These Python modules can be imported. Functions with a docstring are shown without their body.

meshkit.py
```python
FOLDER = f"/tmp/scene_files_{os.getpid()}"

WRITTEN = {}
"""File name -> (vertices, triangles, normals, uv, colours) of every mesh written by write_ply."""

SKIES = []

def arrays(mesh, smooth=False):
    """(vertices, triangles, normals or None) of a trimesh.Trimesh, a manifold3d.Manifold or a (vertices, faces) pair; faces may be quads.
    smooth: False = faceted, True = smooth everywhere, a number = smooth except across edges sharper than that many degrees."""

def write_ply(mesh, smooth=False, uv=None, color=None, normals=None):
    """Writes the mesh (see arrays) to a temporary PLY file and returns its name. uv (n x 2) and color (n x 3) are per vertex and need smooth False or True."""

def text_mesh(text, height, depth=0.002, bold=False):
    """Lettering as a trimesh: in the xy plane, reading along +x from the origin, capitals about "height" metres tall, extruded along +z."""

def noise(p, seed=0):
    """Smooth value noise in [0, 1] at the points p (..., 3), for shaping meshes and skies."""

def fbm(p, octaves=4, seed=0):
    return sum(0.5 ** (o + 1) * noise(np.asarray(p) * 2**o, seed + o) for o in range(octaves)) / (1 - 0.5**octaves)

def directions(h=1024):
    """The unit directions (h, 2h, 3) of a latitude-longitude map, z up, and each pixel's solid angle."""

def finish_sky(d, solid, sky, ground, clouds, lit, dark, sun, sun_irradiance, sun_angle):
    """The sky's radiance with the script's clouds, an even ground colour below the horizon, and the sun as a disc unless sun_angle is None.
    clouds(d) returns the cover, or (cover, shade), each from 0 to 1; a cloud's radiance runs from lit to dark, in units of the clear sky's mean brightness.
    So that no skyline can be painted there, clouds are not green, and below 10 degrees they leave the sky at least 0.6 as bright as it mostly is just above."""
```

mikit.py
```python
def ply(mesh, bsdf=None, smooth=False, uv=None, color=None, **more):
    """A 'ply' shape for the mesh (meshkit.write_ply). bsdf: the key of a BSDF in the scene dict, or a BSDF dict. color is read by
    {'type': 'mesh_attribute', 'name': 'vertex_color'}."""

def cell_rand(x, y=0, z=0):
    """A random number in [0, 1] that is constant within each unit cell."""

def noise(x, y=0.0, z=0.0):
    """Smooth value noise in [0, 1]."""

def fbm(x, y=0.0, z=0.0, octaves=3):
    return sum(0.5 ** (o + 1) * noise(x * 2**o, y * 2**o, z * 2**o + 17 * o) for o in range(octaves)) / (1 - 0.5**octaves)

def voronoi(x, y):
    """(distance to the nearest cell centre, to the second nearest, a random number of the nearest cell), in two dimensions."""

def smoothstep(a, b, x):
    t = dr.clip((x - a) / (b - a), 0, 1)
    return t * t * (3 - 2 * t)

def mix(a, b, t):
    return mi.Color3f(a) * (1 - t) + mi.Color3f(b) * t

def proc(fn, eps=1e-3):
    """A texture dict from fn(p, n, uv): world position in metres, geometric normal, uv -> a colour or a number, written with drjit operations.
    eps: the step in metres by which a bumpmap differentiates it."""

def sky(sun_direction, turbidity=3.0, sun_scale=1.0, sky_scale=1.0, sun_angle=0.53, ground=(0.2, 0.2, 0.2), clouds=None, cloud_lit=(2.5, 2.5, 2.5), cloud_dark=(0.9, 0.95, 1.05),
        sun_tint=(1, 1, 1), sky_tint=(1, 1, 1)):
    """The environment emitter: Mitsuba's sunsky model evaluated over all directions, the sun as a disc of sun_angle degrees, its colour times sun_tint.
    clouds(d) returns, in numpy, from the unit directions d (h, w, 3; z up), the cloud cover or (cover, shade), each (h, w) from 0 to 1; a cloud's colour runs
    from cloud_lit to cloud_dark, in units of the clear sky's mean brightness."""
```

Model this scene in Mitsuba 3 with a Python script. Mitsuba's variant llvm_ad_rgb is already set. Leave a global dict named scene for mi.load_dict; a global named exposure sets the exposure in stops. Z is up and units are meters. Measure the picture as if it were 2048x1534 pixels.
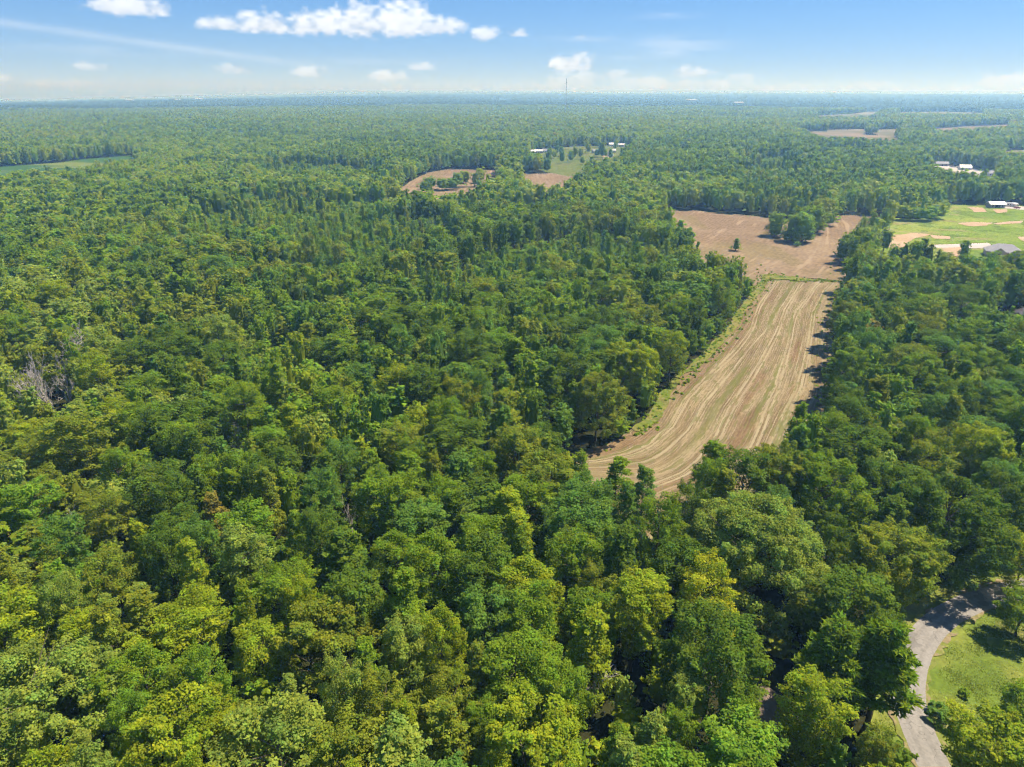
import math, random
import numpy as np, shapely, trimesh
import drjit as dr, mitsuba as mi
import mikit
from meshkit import noise as npnoise, fbm as npfbm
from mikit import noise, fbm, smoothstep, mix, cell_rand

T4 = mi.ScalarTransform4f
scene, labels = {}, {}

# ------------------------------------------------------------------ camera, light, air, exposure
EYE_H, PITCH = 80.0, math.radians(23.27)
SP, CP = math.sin(PITCH), math.cos(PITCH)
FOC = 1365.33                                   # pixels of the 2048 wide photograph
scene['camera'] = {'type': 'perspective', 'fov': 73.74, 'fov_axis': 'x', 'near_clip': 0.5, 'far_clip': 60000.0,
                   'to_world': T4().look_at(origin=[0, 0, EYE_H], target=[0, CP, EYE_H - SP], up=[0, 0, 1]),
                   'medium': {'type': 'ref', 'id': 'air'}}
SUN_AZ, SUN_EL = math.radians(70), math.radians(60)
SUN = [math.sin(SUN_AZ) * math.cos(SUN_EL), math.cos(SUN_AZ) * math.cos(SUN_EL), math.sin(SUN_EL)]

# cumulus puffs: azimuth, elevation of the base line (degrees), half width, height, strength
PUFFS = [(-26.2, 4.55, 2.7, 1.5, .95), (-20.6, 3.85, 1.7, .85, .9), (-17.6, 3.7, 2.4, 1.5, 1), (-14.2, 3.65, 2.8, 1.7, 1), (-11.0, 3.6, 3.0, 2.4, 1.0),
         (-8.0, 3.7, 2.5, 2.2, 1.0), (-5.6, 3.85, 2.3, 1.2, .9), (-2.0, 3.45, 1.3, .9, .85), (0.4, 3.7, .8, .5, .8),
         (-29.2, 1.25, 1.1, .45, .6), (-20.2, 1.0, 1.3, .85, .8), (-15.2, .85, 1.4, .85, .75), (-9.4, .65, 1.7, .7, .8), (-6.8, 1.35, 1.1, .6, .75),
         (4.6, 1.3, 1.8, 1.4, 1.0), (5.6, .2, 3.0, 1.1, .6), (7.8, .85, 1.0, .6, .8), (13.6, .85, 1.5, .9, .8), (11.8, 0, 3.4, .8, .6), (17.0, .5, 1.0, .7, .5),
         (33.9, 0, 2.4, 1.1, .8), (-34.6, .35, .9, .7, .6), (-31.5, 0, 2.4, .6, .35), (5.4, 3.5, .6, .3, .4), (25.5, .1, 2.6, .4, .5), (1.5, 0, 1.7, .5, .6), (9.5, .15, 2.4, .8, .6), (15.5, .1, 3.0, .6, .6), (20.5, .05, 2.2, .4, .5), (4.0, .1, 2.0, .6, .6), (-24, 0, 2.4, .4, .25)]


def clouds(d):
    az, el = np.degrees(np.arctan2(d[..., 0], d[..., 1])), np.degrees(np.arcsin(np.clip(d[..., 2], -1, 1)))
    cover, shade = np.zeros(az.shape), np.zeros(az.shape)
    near = (np.abs(az) < 60) & (el < 12)
    a, e = az[near], el[near]
    q = np.stack([a * 0.9, e * 1.6, a * 0 + 3.3], -1)
    n1, n2 = npfbm(q, 5, 7) - .5, npfbm(q * 2.7, 4, 11) - .5
    c, s = np.zeros(a.shape), np.zeros(a.shape)
    for a0, e0, w, h, k in PUFFS:
        u = (a - a0) / w
        v = (e - e0) / h
        body = 1 - np.abs(u) ** 2 - np.where(v > .3, (v - .3) / .7, (v - .3) / .34) ** 2
        cov = k * np.clip((body + 2.1 * n1 + 1.5 * n2 + .12) / .85, 0, 1)
        s = np.where(cov > c, np.clip(.62 - .75 * v - 1.3 * n1 - .9 * n2, 0, 1), s)
        c = np.maximum(c, cov)
    # the long contrail-like streak and thin wisps
    line = 3.84 - (a + 33.6) * .117
    wdt = .22 + .10 * (npfbm(np.stack([a * .5, e * 3, a * 0], -1), 4, 3) - .5)
    streak = np.exp(-((e - line) / wdt) ** 2) * smooth(-8, -22, a) * (.55 + .5 * n1)
    c = np.maximum(c, .42 * np.clip(streak, 0, 1))
    for a0, e0, w, h, k in [(12, 3.1, 3.2, .5, .28), (11, 4.95, 2.2, .16, .25), (6, 3.5, 3.5, .2, .2), (12.5, 2.6, 2.6, .3, .3), (-28, 2.4, 8, .3, .15), (-12, 1.9, 8, .3, .12), (9, 2.2, 4, .15, .15)]:
        wn = npfbm(np.stack([a * .35 + 40, e * 3.2, a * 0 + 1], -1), 5, 5)
        c = np.maximum(c, k * np.exp(-((a - a0) / w) ** 2 - ((e - e0) / h) ** 2) * np.clip((wn - .3) * 3, 0, 1))
    # the rest of the sky: scattered fair-weather puffs as in the picture
    cover[near], shade[near] = c, s
    veil = .62 * np.exp(-np.clip(el, 0, 90) / 2.2)            # the thin pale veil of a summer horizon, all round
    far = ~near
    q = np.stack([az[far] * .06, el[far] * .11, az[far] * 0 + 9], -1)
    cover[far] = np.clip((npfbm(q, 5, 21) - .60) / .10, 0, 1) * .8 * (el[far] < 50)
    return np.maximum(cover, veil * (1 - cover) + cover), np.clip(shade, 0, 1) * .8


def smooth(a, b, x):
    t = np.clip((x - a) / (b - a), 0, 1)
    return t * t * (3 - 2 * t)


scene['sun_and_sky'] = mikit.sky(SUN, turbidity=2.2, clouds=clouds, cloud_lit=(3.7, 3.95, 4.25), cloud_dark=(2.25, 2.5, 2.95), sky_tint=(.335, .505, .695), ground=(.06, .09, .04))
exposure = 2.62
scene['air'] = {'type': 'homogeneous', 'albedo': {'type': 'rgb', 'value': [.87, .945, .985]}, 'sigma_t': {'type': 'rgb', 'value': [.00008, .00016, .00030]},
                'phase': {'type': 'hg', 'g': .3}}
HAZE_LOW, HAZE_TOP, HAZE_R = -235.0, 137.0, 25500.0
scene['haze'] = {'type': 'cube', 'to_world': T4().translate([0, 0, (HAZE_LOW + HAZE_TOP) / 2]).scale([HAZE_R, HAZE_R, (HAZE_TOP - HAZE_LOW) / 2]),
                 'bsdf': {'type': 'null'}, 'interior': {'type': 'ref', 'id': 'air'}}
labels['haze'] = {'label': 'thin blue summer haze over the far forest', 'kind': 'stuff'}

# ------------------------------------------------------------------ places: the ground seen at a pixel of the photograph, at height z


def at(px, py, z=0.0):
    u, v = (px - 1024) / FOC, (py - 767) / FOC
    t = (EYE_H - z) / (SP + v * CP)
    return np.array([u * t, (CP - v * SP) * t])


def poly(*pts):
    return shapely.Polygon([at(*p) for p in pts])


def pixel(x, y, z):
    x, y, z = (np.asarray(k, float) for k in (x, y, z))
    depth = y * CP - (z - EYE_H) * SP
    return 1024 + FOC * x / depth, 767 - FOC * (y * SP + (z - EYE_H) * CP) / depth, depth


def relief(x, y):
    x, y = np.asarray(x, float), np.asarray(y, float)
    r, az = np.hypot(x, y), np.degrees(np.arctan2(x, y))
    p = np.stack([x, y, x * 0], -1)
    z = smooth(600, 2000, r) * 26 * (npfbm(p / 800., 3, 4) - .52)
    z = z + smooth(3000, 12000, r) * 85 * (npfbm(p / 3600., 4, 9) - .5)
    z = z - 175 * smooth(-8, -38, az) * smooth(2500, 21000, r)
    return z


# ------------------------------------------------------------------ materials


def bsdf(name, d):
    scene[name] = d


def rough(name, fn, roughness=.9):
    bsdf(name, {'type': 'twosided', 'bsdf': {'type': 'diffuse', 'reflectance': mikit.proc(fn)}})


def plain(name, rgb, roughness=.6, metallic=0.0):
    bsdf(name, {'type': 'twosided', 'bsdf': {'type': 'principled', 'base_color': {'type': 'rgb', 'value': list(rgb)}, 'roughness': roughness, 'metallic': metallic}})


bsdf('leaf', {'type': 'principledthin', 'base_color': {'type': 'mesh_attribute', 'name': 'vertex_color'}, 'roughness': .6, 'spec_trans': 0.0, 'diff_trans': 1.15, 'eta': 1.22})
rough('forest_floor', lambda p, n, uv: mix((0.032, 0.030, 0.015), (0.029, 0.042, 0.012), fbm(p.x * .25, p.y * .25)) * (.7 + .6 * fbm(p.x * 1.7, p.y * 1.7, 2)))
rough('bark', lambda p, n, uv: mix((0.094, 0.079, 0.061), (0.158, 0.144, 0.122), fbm(p.x * 3, p.y * 3, p.z * .6)))
rough('dead_bark', lambda p, n, uv: mix((.42, .40, .38), (.56, .54, .52), fbm(p.x * 3, p.y * 3, p.z * .8)))


def field_color(p, n, uv):
    u, v = uv.x, uv.y                            # metres across and along the drilled rows
    c = mix((0.199, 0.146, 0.088), (0.255, 0.198, 0.124), smoothstep(.3, .7, fbm(u * .55, v * .05, 3)))
    c = mix(c, (0.174, 0.107, 0.065), smoothstep(.54, .74, fbm(u * .20 + 7, v * .03, 5)) * .65)
    rows = .5 + .5 * dr.sin(6.2832 * (u + .2 * fbm(u * .3, v * .06, 8)) / .85)
    patchy = smoothstep(.3, .65, fbm(u * .6, v * .09, 12))
    c = c * (1 - .27 * rows * patchy)
    c = c * (.82 + .36 * noise(u * 2.6, v * .9, 4))
    straw = smoothstep(.58, .80, fbm(u * 3.4, v * .06, 15))
    c = mix(c, (0.325, 0.269, 0.184), straw * .62)
    for k, (u0, amp, fr) in enumerate([(9, 3, .016), (10.6, 3.2, .016), (24, 5, .012), (25.6, 5, .012), (33, 4, .02), (34.6, 4, .02), (41, 3, .017), (42.6, 3.2, .017), (17, 5, .013)]):
        d = dr.abs(u - u0 - amp * (noise(v * fr, k // 2 + 3.3) - .5) * 2)
        c = mix(c, (0.339, 0.284, 0.195), smoothstep(.6, .15, d) * (.35 + .6 * noise(v * .12, k + .5)))
    for k, (u0, w) in enumerate([(19, 2.2), (39, 1.5), (29.5, 1.2), (5, .9), (46, .8), (13, .8)]):
        d = dr.abs(u - u0 - 5 * (noise(v * .014, k + 20.3) - .5))
        g = smoothstep(w, w * .2, d + 1.8 * (noise(u * 1.8, v * .35, 31) - .4)) * smoothstep(.25, .6, noise(v * .03, k + 40.7))
        c = mix(c, (0.118, 0.129, 0.037), g * .7)
    return mix(c, (0.125, 0.129, 0.044), smoothstep(.58, .74, fbm(u * 1.3, v * .25, 17)) * .55) * mi.Color3f(.90, .965, .91)


def brown_field_color(p, n, uv):
    u, v = uv.x, uv.y
    c = mix((.188, .140, .088), (.232, .180, .116), smoothstep(.3, .7, fbm(p.x * .03, p.y * .03, 3)))
    c = mix(c, (0.166, 0.140, 0.063), smoothstep(.52, .7, fbm(p.x * .05 + 7, p.y * .022, 5)) * .6)
    rows = .5 + .5 * dr.sin(6.2832 * (u + .6 * fbm(u * .2, v * .03, 8)) / 1.6)
    c = c * (1 - .07 * rows) * (.84 + .32 * noise(u * 1.3, v * .5, 4))
    return mix(c, (0.310, 0.244, 0.166), smoothstep(.64, .8, fbm(u * .45, v * .03, 15)) * .6)


rough('brown_stubble', brown_field_color)
rough('stubble', field_color)


def meadow_color(p, n, uv):
    c = mix((0.131, 0.203, 0.032), (0.194, 0.248, 0.052), smoothstep(.3, .7, fbm(p.x * .035, p.y * .035, 2)))
    c = mix(c, (0.077, 0.131, 0.023), smoothstep(.56, .72, fbm(p.x * .12, p.y * .12, 5)) * .6)
    c = mix(c, (0.243, 0.194, 0.108), smoothstep(.63, .72, fbm(p.x * .055 + 3, p.y * .11, 8)) * .5)
    return c * (.75 + .5 * noise(p.x * .9, p.y * .9, 3))


def margin_color(p, n, uv):
    c = mix((0.108, 0.149, 0.027), (0.167, 0.176, 0.045), smoothstep(.35, .65, fbm(p.x * .25, p.y * .25, 2)))
    c = mix(c, (0.180, 0.135, 0.077), smoothstep(.5, .68, fbm(p.x * .35 + 4, p.y * .35, 6)) * .35)
    return c * (.65 + .7 * fbm(p.x * 1.6, p.y * 1.6, 3))


rough('margin_grass', margin_color)
rough('meadow_grass', meadow_color)
rough('lawn_grass', lambda p, n, uv: mix((0.077, 0.130, 0.026), (0.142, 0.149, 0.049), fbm(p.x * .05, p.y * .05, 4)) * (.8 + .4 * noise(p.x * .5, p.y * .5)))
rough('crop', lambda p, n, uv: mix((0.045, 0.104, 0.032), (0.130, 0.168, 0.039), smoothstep(.35, .65, fbm(p.x * .012, p.y * .03, 4))))


def verge_color(p, n, uv):
    c = mix((.112, .170, .028), (.178, .208, .046), smoothstep(.3, .7, fbm(p.x * .16, p.y * .16, 6)))
    c = mix(c, (0.261, 0.203, 0.113), smoothstep(.56, .74, fbm(p.x * .11 + 5, p.y * .11, 9)) * .75)
    return c * (.7 + .6 * fbm(p.x * 2.1, p.y * 2.1, 3))


rough('verge_grass', verge_color)
rough('dry_shoulder', lambda p, n, uv: mix((.225, .19, .115), (.155, .185, .045), smoothstep(.32, .58, fbm(p.x * .6, p.y * .6, 2))) * (.7 + .6 * fbm(p.x * 2.5, p.y * 2.5, 5)))


def road_color(p, n, uv):
    c = mix((.215, .215, .210), (.262, .261, .255), fbm(p.x * .25, p.y * .25, 3))
    wheel = smoothstep(.5, .12, dr.abs(dr.abs(uv.x) - .9))
    c = c * (1 - .10 * wheel) * (.90 + .2 * noise(p.x * 4, p.y * 4, 7))
    crack = smoothstep(.018, .004, dr.abs(fbm(p.x * .5, p.y * .5, 21) - .5)) * smoothstep(.45, .6, noise(p.x * .2, p.y * .2, 5))
    c = mix(c, (.07, .07, .07), crack * .35)
    return mix(c, (.12, .12, .12), smoothstep(.62, .66, fbm(p.x * .35 + 3, p.y * .35, 11)) * .4)


rough('asphalt', road_color)
rough('soil', lambda p, n, uv: mix((0.337, 0.239, 0.142), (0.427, 0.350, 0.247), fbm(p.x * .08, p.y * .08, 3)) * (.8 + .35 * fbm(p.x * .7, p.y * .7)))
rough('gravel', lambda p, n, uv: mix((0.363, 0.344, 0.311), (0.454, 0.434, 0.409), fbm(p.x * .2, p.y * .2, 3)))
rough('tan_field', lambda p, n, uv: mix((0.135, 0.135, 0.068), (0.216, 0.176, 0.113), smoothstep(.3, .7, fbm(p.x * .012, p.y * .012, 3))))
rough('green_field', lambda p, n, uv: mix((0.130, 0.149, 0.065), (0.214, 0.201, 0.110), smoothstep(.3, .7, fbm(p.x * .01, p.y * .01, 7))))


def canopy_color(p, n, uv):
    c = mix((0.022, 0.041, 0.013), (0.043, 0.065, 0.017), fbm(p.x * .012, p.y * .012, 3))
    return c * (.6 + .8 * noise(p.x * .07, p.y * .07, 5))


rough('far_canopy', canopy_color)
rough('shingle_grey', lambda p, n, uv: mix((.28, .29, .31), (.36, .37, .39), noise(p.x * 2, p.y * 2, p.z * 5)))
rough('shingle_dark', lambda p, n, uv: mix((0.065, 0.065, 0.077), (0.097, 0.094, 0.104), noise(p.x * 2, p.y * 2, p.z * 5)))
rough('weathered_roof', lambda p, n, uv: mix((0.130, 0.110, 0.097), (0.233, 0.188, 0.156), fbm(p.x * .8, p.y * .8, 3)))
rough('brown_roof', lambda p, n, uv: mix((0.182, 0.117, 0.085), (0.247, 0.175, 0.130), noise(p.x, p.y)))
rough('weathered_board', lambda p, n, uv: mix((0.104, 0.077, 0.059), (0.175, 0.136, 0.104), fbm(p.x * 1.2, p.y * 1.2, p.z * 4)))
plain('white_metal', (0.576, 0.576, 0.568), .4)
plain('white_paint', (0.546, 0.539, 0.517), .6)
plain('grey_wall', (0.295, 0.273, 0.258), .8)
plain('brick_wall', (0.339, 0.266, 0.229), .9)
plain('window_glass', (0.023, 0.026, 0.033), .15)
plain('dark_wood', (0.044, 0.033, 0.026), .8)
plain('galvanised', (0.118, 0.125, 0.133), .5)
plain('sign_yellow', (0.553, 0.310, 0.007), .5)
plain('sign_black', (0.014, 0.014, 0.014), .6)
plain('car_silver', (0.369, 0.413, 0.457), .3, .4)
plain('car_red', (0.207, 0.023, 0.023), .3)
plain('car_white', (0.531, 0.531, 0.531), .3)
plain('tyre_black', (0.014, 0.014, 0.014), .8)

# ------------------------------------------------------------------ the setting: open land (every polygon in metres on the ground)
FIELD = poly((1530, 558), (1512, 585), (1490, 612), (1462, 655), (1420, 702), (1375, 745), (1330, 792), (1300, 842), (1262, 872), (1225, 893), (1180, 908), (1085, 920),
             (1085, 924, 2), (1180, 943, 7), (1205, 960, 8), (1290, 990, 9), (1390, 985, 9), (1400, 932, 12), (1480, 895, 15), (1560, 872, 15), (1600, 835, 15),
         (1648, 790), (1654, 700), (1655, 629), (1676, 583), (1697, 565))
UPPER = poly((1529, 549), (1526, 536), (1520, 508, 15), (1491, 501, 17), (1425, 493, 17), (1404, 458, 17), (1380, 438, 17), (1341, 423, 17), (1333, 418), (1400, 423), (1480, 430), (1590, 441),
             (1640, 437), (1700, 431), (1757, 434), (1762, 448), (1748, 470), (1715, 480), (1690, 505), (1676, 530), (1692, 545), (1698, 560))
DITCH = poly((1527, 550), (1550, 549), (1575, 554), (1612, 559), (1640, 562), (1612, 564), (1570, 561), (1545, 560), (1528, 559))
FAR_FIELD = poly((803, 379), (830, 362), (860, 346), (900, 339), (990, 341), (992, 352, 13), (957, 368, 13), (942, 385, 13), (870, 388, 13), (803, 388, 13))
FAR_FIELD2 = poly((1045, 347), (1085, 348), (1130, 346), (1168, 343), (1166, 351, 11), (1135, 364, 12), (1114, 374, 12), (1085, 384, 12), (1068, 370, 12), (1048, 356, 11))
GREEN_FIELD = poly((-260, 352), (0, 334), (125, 325), (165, 319), (268, 311), (268, 318, 14), (150, 329, 17), (90, 337, 17), (0, 342, 17), (-260, 362, 17))
MEADOW = poly((1772, 440), (1800, 437), (1840, 441), (1880, 424), (1905, 410), (1960, 411), (2048, 412), (2160, 414), (2160, 556, 8), (2048, 542, 7), (2006, 524, 11), (1900, 512, 14), (1800, 510, 13), (1762, 498, 13), (1765, 470))
LAWN = poly((1060, 312), (1075, 302), (1150, 294), (1262, 291), (1272, 308), (1242, 322), (1232, 332, 8), (1180, 336, 8), (1140, 336, 8), (1095, 328, 8), (1058, 322, 6))
LOT = poly((1855, 327), (1891, 330), (1950, 338), (1990, 347), (1985, 352, 15), (1940, 346, 15), (1898, 344, 15), (1870, 336, 15))
TAN1 = poly((1586, 266), (1640, 264), (1690, 268), (1755, 273), (1796, 279), (1796, 285, 13), (1725, 282, 13), (1640, 276, 13))
TAN6 = poly((1655, 261.5), (1728, 260), (1732, 265, 12), (1668, 266, 12))
TAN7 = poly((1738, 262), (1793, 259.5), (1802, 262), (1782, 269, 12))
TAN2 = poly((1860, 261), (1930, 254), (2015, 251), (2015, 254, 14), (1940, 260, 14), (1880, 264, 14))
TAN3 = poly((1633, 231), (1700, 228), (1725, 224), (1770, 219), (1775, 222), (1740, 229, 14), (1640, 233, 14))
TAN4 = poly((1800, 224), (1880, 222), (1965, 226), (1965, 229, 12), (1880, 228, 12), (1800, 226, 12))
TAN5 = poly((2005, 304), (2060, 301), (2060, 309, 14), (2015, 308, 14))
VERGE = poly((1800, 1225), (1870, 1183), (1960, 1150), (2130, 1112), (2300, 1300), (2300, 1560), (2090, 1720), (1790, 1760), (1775, 1570), (1762, 1450), (1775, 1370), (1765, 1300))
ROAD = [(1960, 1720), (1905, 1610), (1864, 1528), (1838, 1469), (1821, 1431), (1815, 1400), (1815, 1372), (1820, 1334), (1830, 1305), (1848, 1273), (1875, 1244), (1907, 1223), (1948, 1205), (1995, 1191), (2045, 1177), (2110, 1163), (2250, 1140)]
STRIP = shapely.LineString([at(*p) for p in [(1532, 558), (1512, 585), (1490, 612), (1462, 655), (1420, 702), (1375, 745), (1330, 792), (1300, 842), (1275, 862)]]).buffer(1.5)
CLEARINGS = [STRIP, FIELD, UPPER, DITCH, FAR_FIELD, FAR_FIELD2, GREEN_FIELD, MEADOW, LAWN, LOT, TAN1, TAN2, TAN3, TAN4, TAN5, TAN6, TAN7, VERGE]
HOUSES = [(1086, 290), (1102, 289), (1147, 290), (1223, 293), (1241, 294), (1256, 302), (1365, 303), (188, 233), (4, 234), (1995, 249)]
OPEN = shapely.union_all([g.buffer(0) for g in CLEARINGS] + [shapely.Point(*at(*p)).buffer(13) for p in HOUSES] + [DITCH.buffer(4), poly((1527, 545), (1700, 555), (1700, 570), (1527, 563))] + [shapely.Point(*at(*p)).buffer(9) for p in [(1284, 314), (1336, 314)]]).buffer(3).buffer(-3).union(shapely.Point(*at(1527, 1415, 2.5)).buffer(4.2)).union(shapely.Point(*at(1300, 1460, 1.5)).buffer(2.2)).union(shapely.Point(*at(2044, 648)).buffer(9.5))


def sheet(name, polygon, cell, material, off, kind='structure', uvf=None, rough_edge=1.0, bump=0.0, label=None):
    """a sheet of land draped over the ground, its outline frayed as grown things are"""
    polygon = polygon.buffer(0)
    ring = shapely.get_coordinates(shapely.segmentize(polygon.exterior, cell))[:-1]
    n = np.stack([npfbm(np.stack([ring[:, 0] / 9, ring[:, 1] / 9, ring[:, 0] * 0 + k], -1), 3, 5) - .5 for k in (0, 7)], -1)
    ring = ring + n * 3 * rough_edge
    pg = shapely.Polygon(ring).buffer(0)
    if pg.geom_type != 'Polygon':
        pg = max(pg.geoms, key=lambda g: g.area)
    ring = shapely.get_coordinates(pg.exterior)[:-1]
    x0, y0, x1, y1 = pg.bounds
    gx, gy = np.meshgrid(np.arange(x0, x1, cell), np.arange(y0, y1, cell))
    rs = np.random.default_rng(3)
    g = np.stack([gx.ravel(), gy.ravel()], -1) + rs.uniform(-.25, .25, (gx.size, 2)) * cell
    g = g[shapely.contains_xy(pg.buffer(-cell * .4), g[:, 0], g[:, 1])]
    pts = np.vstack([ring, g])
    from scipy.spatial import Delaunay
    f = Delaunay(pts).simplices
    c = pts[f].mean(1)
    f = f[shapely.contains_xy(pg, c[:, 0], c[:, 1])]
    a, b, cc = pts[f[:, 0]], pts[f[:, 1]], pts[f[:, 2]]
    sgn = (b[:, 0] - a[:, 0]) * (cc[:, 1] - a[:, 1]) - (b[:, 1] - a[:, 1]) * (cc[:, 0] - a[:, 0])
    f = np.where(sgn[:, None] < 0, f[:, ::-1], f)
    z = relief(pts[:, 0], pts[:, 1]) + off
    if bump:
        z = z + bump * (npfbm(np.stack([pts[:, 0] / 3, pts[:, 1] / 3, pts[:, 0] * 0], -1), 3, 2) - .2)
    m = trimesh.Trimesh(np.column_stack([pts, z]), f, process=False)
    scene[name] = mikit.ply(m, material, smooth=True, uv=None if uvf is None else uvf(pts))
    labels[name] = {'kind': kind, **({'label': label} if label else {})}


# ground: one sheet to the horizon, finer towards the camera
rr = np.concatenate([[0.0], np.geomspace(15, 24500, 260)])
NA = 540
aa = np.linspace(0, 2 * np.pi, NA, endpoint=False)
R_, A_ = np.meshgrid(rr, aa, indexing='ij')
gx, gy = R_ * np.sin(A_), R_ * np.cos(A_)
gz = relief(gx, gy)
idx = np.arange(len(rr) * NA).reshape(len(rr), NA)
q = np.stack([idx[:-1], np.roll(idx, -1, 1)[:-1], np.roll(idx, -1, 1)[1:], idx[1:]], -1).reshape(-1, 4)
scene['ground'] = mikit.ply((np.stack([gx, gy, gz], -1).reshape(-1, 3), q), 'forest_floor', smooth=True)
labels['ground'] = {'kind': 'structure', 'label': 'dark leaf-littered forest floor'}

left_line = shapely.LineString([at(*p) for p in [(1530, 530), (1530, 558), (1512, 585), (1490, 612), (1462, 655), (1420, 702), (1375, 745), (1330, 792), (1300, 842), (1262, 872), (1225, 893), (1180, 908), (1085, 920), (980, 935)]])
right_line = shapely.LineString([at(*p) for p in [(1697, 545), (1697, 565), (1676, 583), (1655, 629), (1654, 700), (1648, 790), (1600, 835, 17), (1560, 872, 18), (1480, 895, 18), (1400, 932, 18), (1290, 992, 17), (1180, 945, 15), (1085, 925, 8), (980, 940, 8)]])


def field_uv(pts):
    P = shapely.points(pts)
    dl, drr = shapely.distance(P, left_line), shapely.distance(P, right_line)
    mid = shapely.LineString([at(1610, 530), at(1585, 650), at(1500, 780), at(1330, 920), at(1130, 960)])
    return np.stack([dl / (dl + drr + 1e-6) * 48, shapely.line_locate_point(mid, P)], -1)


def upper_uv(pts):
    o = at(1530, 556)
    d = pts - o
    s = np.hypot(d[:, 0], d[:, 1])
    th = np.degrees(np.arctan2(d[:, 0], d[:, 1]))
    return np.stack([d[:, 0] * .55 - d[:, 1] * .45 + .0016 * s * d[:, 0], d[:, 0] * .6 + d[:, 1] * .8], -1) * [.8, 1]


sheet('field', FIELD.buffer(1.5), 1.6, 'stubble', .05, uvf=field_uv, rough_edge=.5, bump=.12, label='pale harvested field with curving drill rows and tractor tracks')
sheet('field_001', UPPER.buffer(2), 3.5, 'brown_stubble', .08, uvf=upper_uv, rough_edge=1.0, bump=.12, label='reddish brown stubble field beyond the grassy ditch')
sheet('field_002', FAR_FIELD.buffer(3), 8, 'brown_stubble', .25, uvf=lambda p: p * [.6, .2], rough_edge=2, label='far brown stubble field left of the middle wood')
sheet('field_009', FAR_FIELD2.buffer(3), 8, 'brown_stubble', .25, uvf=lambda p: p * [.6, .2], rough_edge=2, label='far brown stubble field right of the middle wood')
sheet('field_003', GREEN_FIELD.buffer(3), 9, 'crop', .25, rough_edge=2, label='bright green crop field at the left edge')
sheet('meadow', MEADOW.buffer(2), 4, 'meadow_grass', .08, rough_edge=2, label='bright green meadow around the cabin at right')
sheet('lawn', LAWN.buffer(3), 9, 'lawn_grass', .3, rough_edge=2, label='mown lawns between the distant houses')
sheet('yard', LOT.buffer(2), 9, 'gravel', .3, rough_edge=2, label='white gravel yard with parked cars at right')
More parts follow.
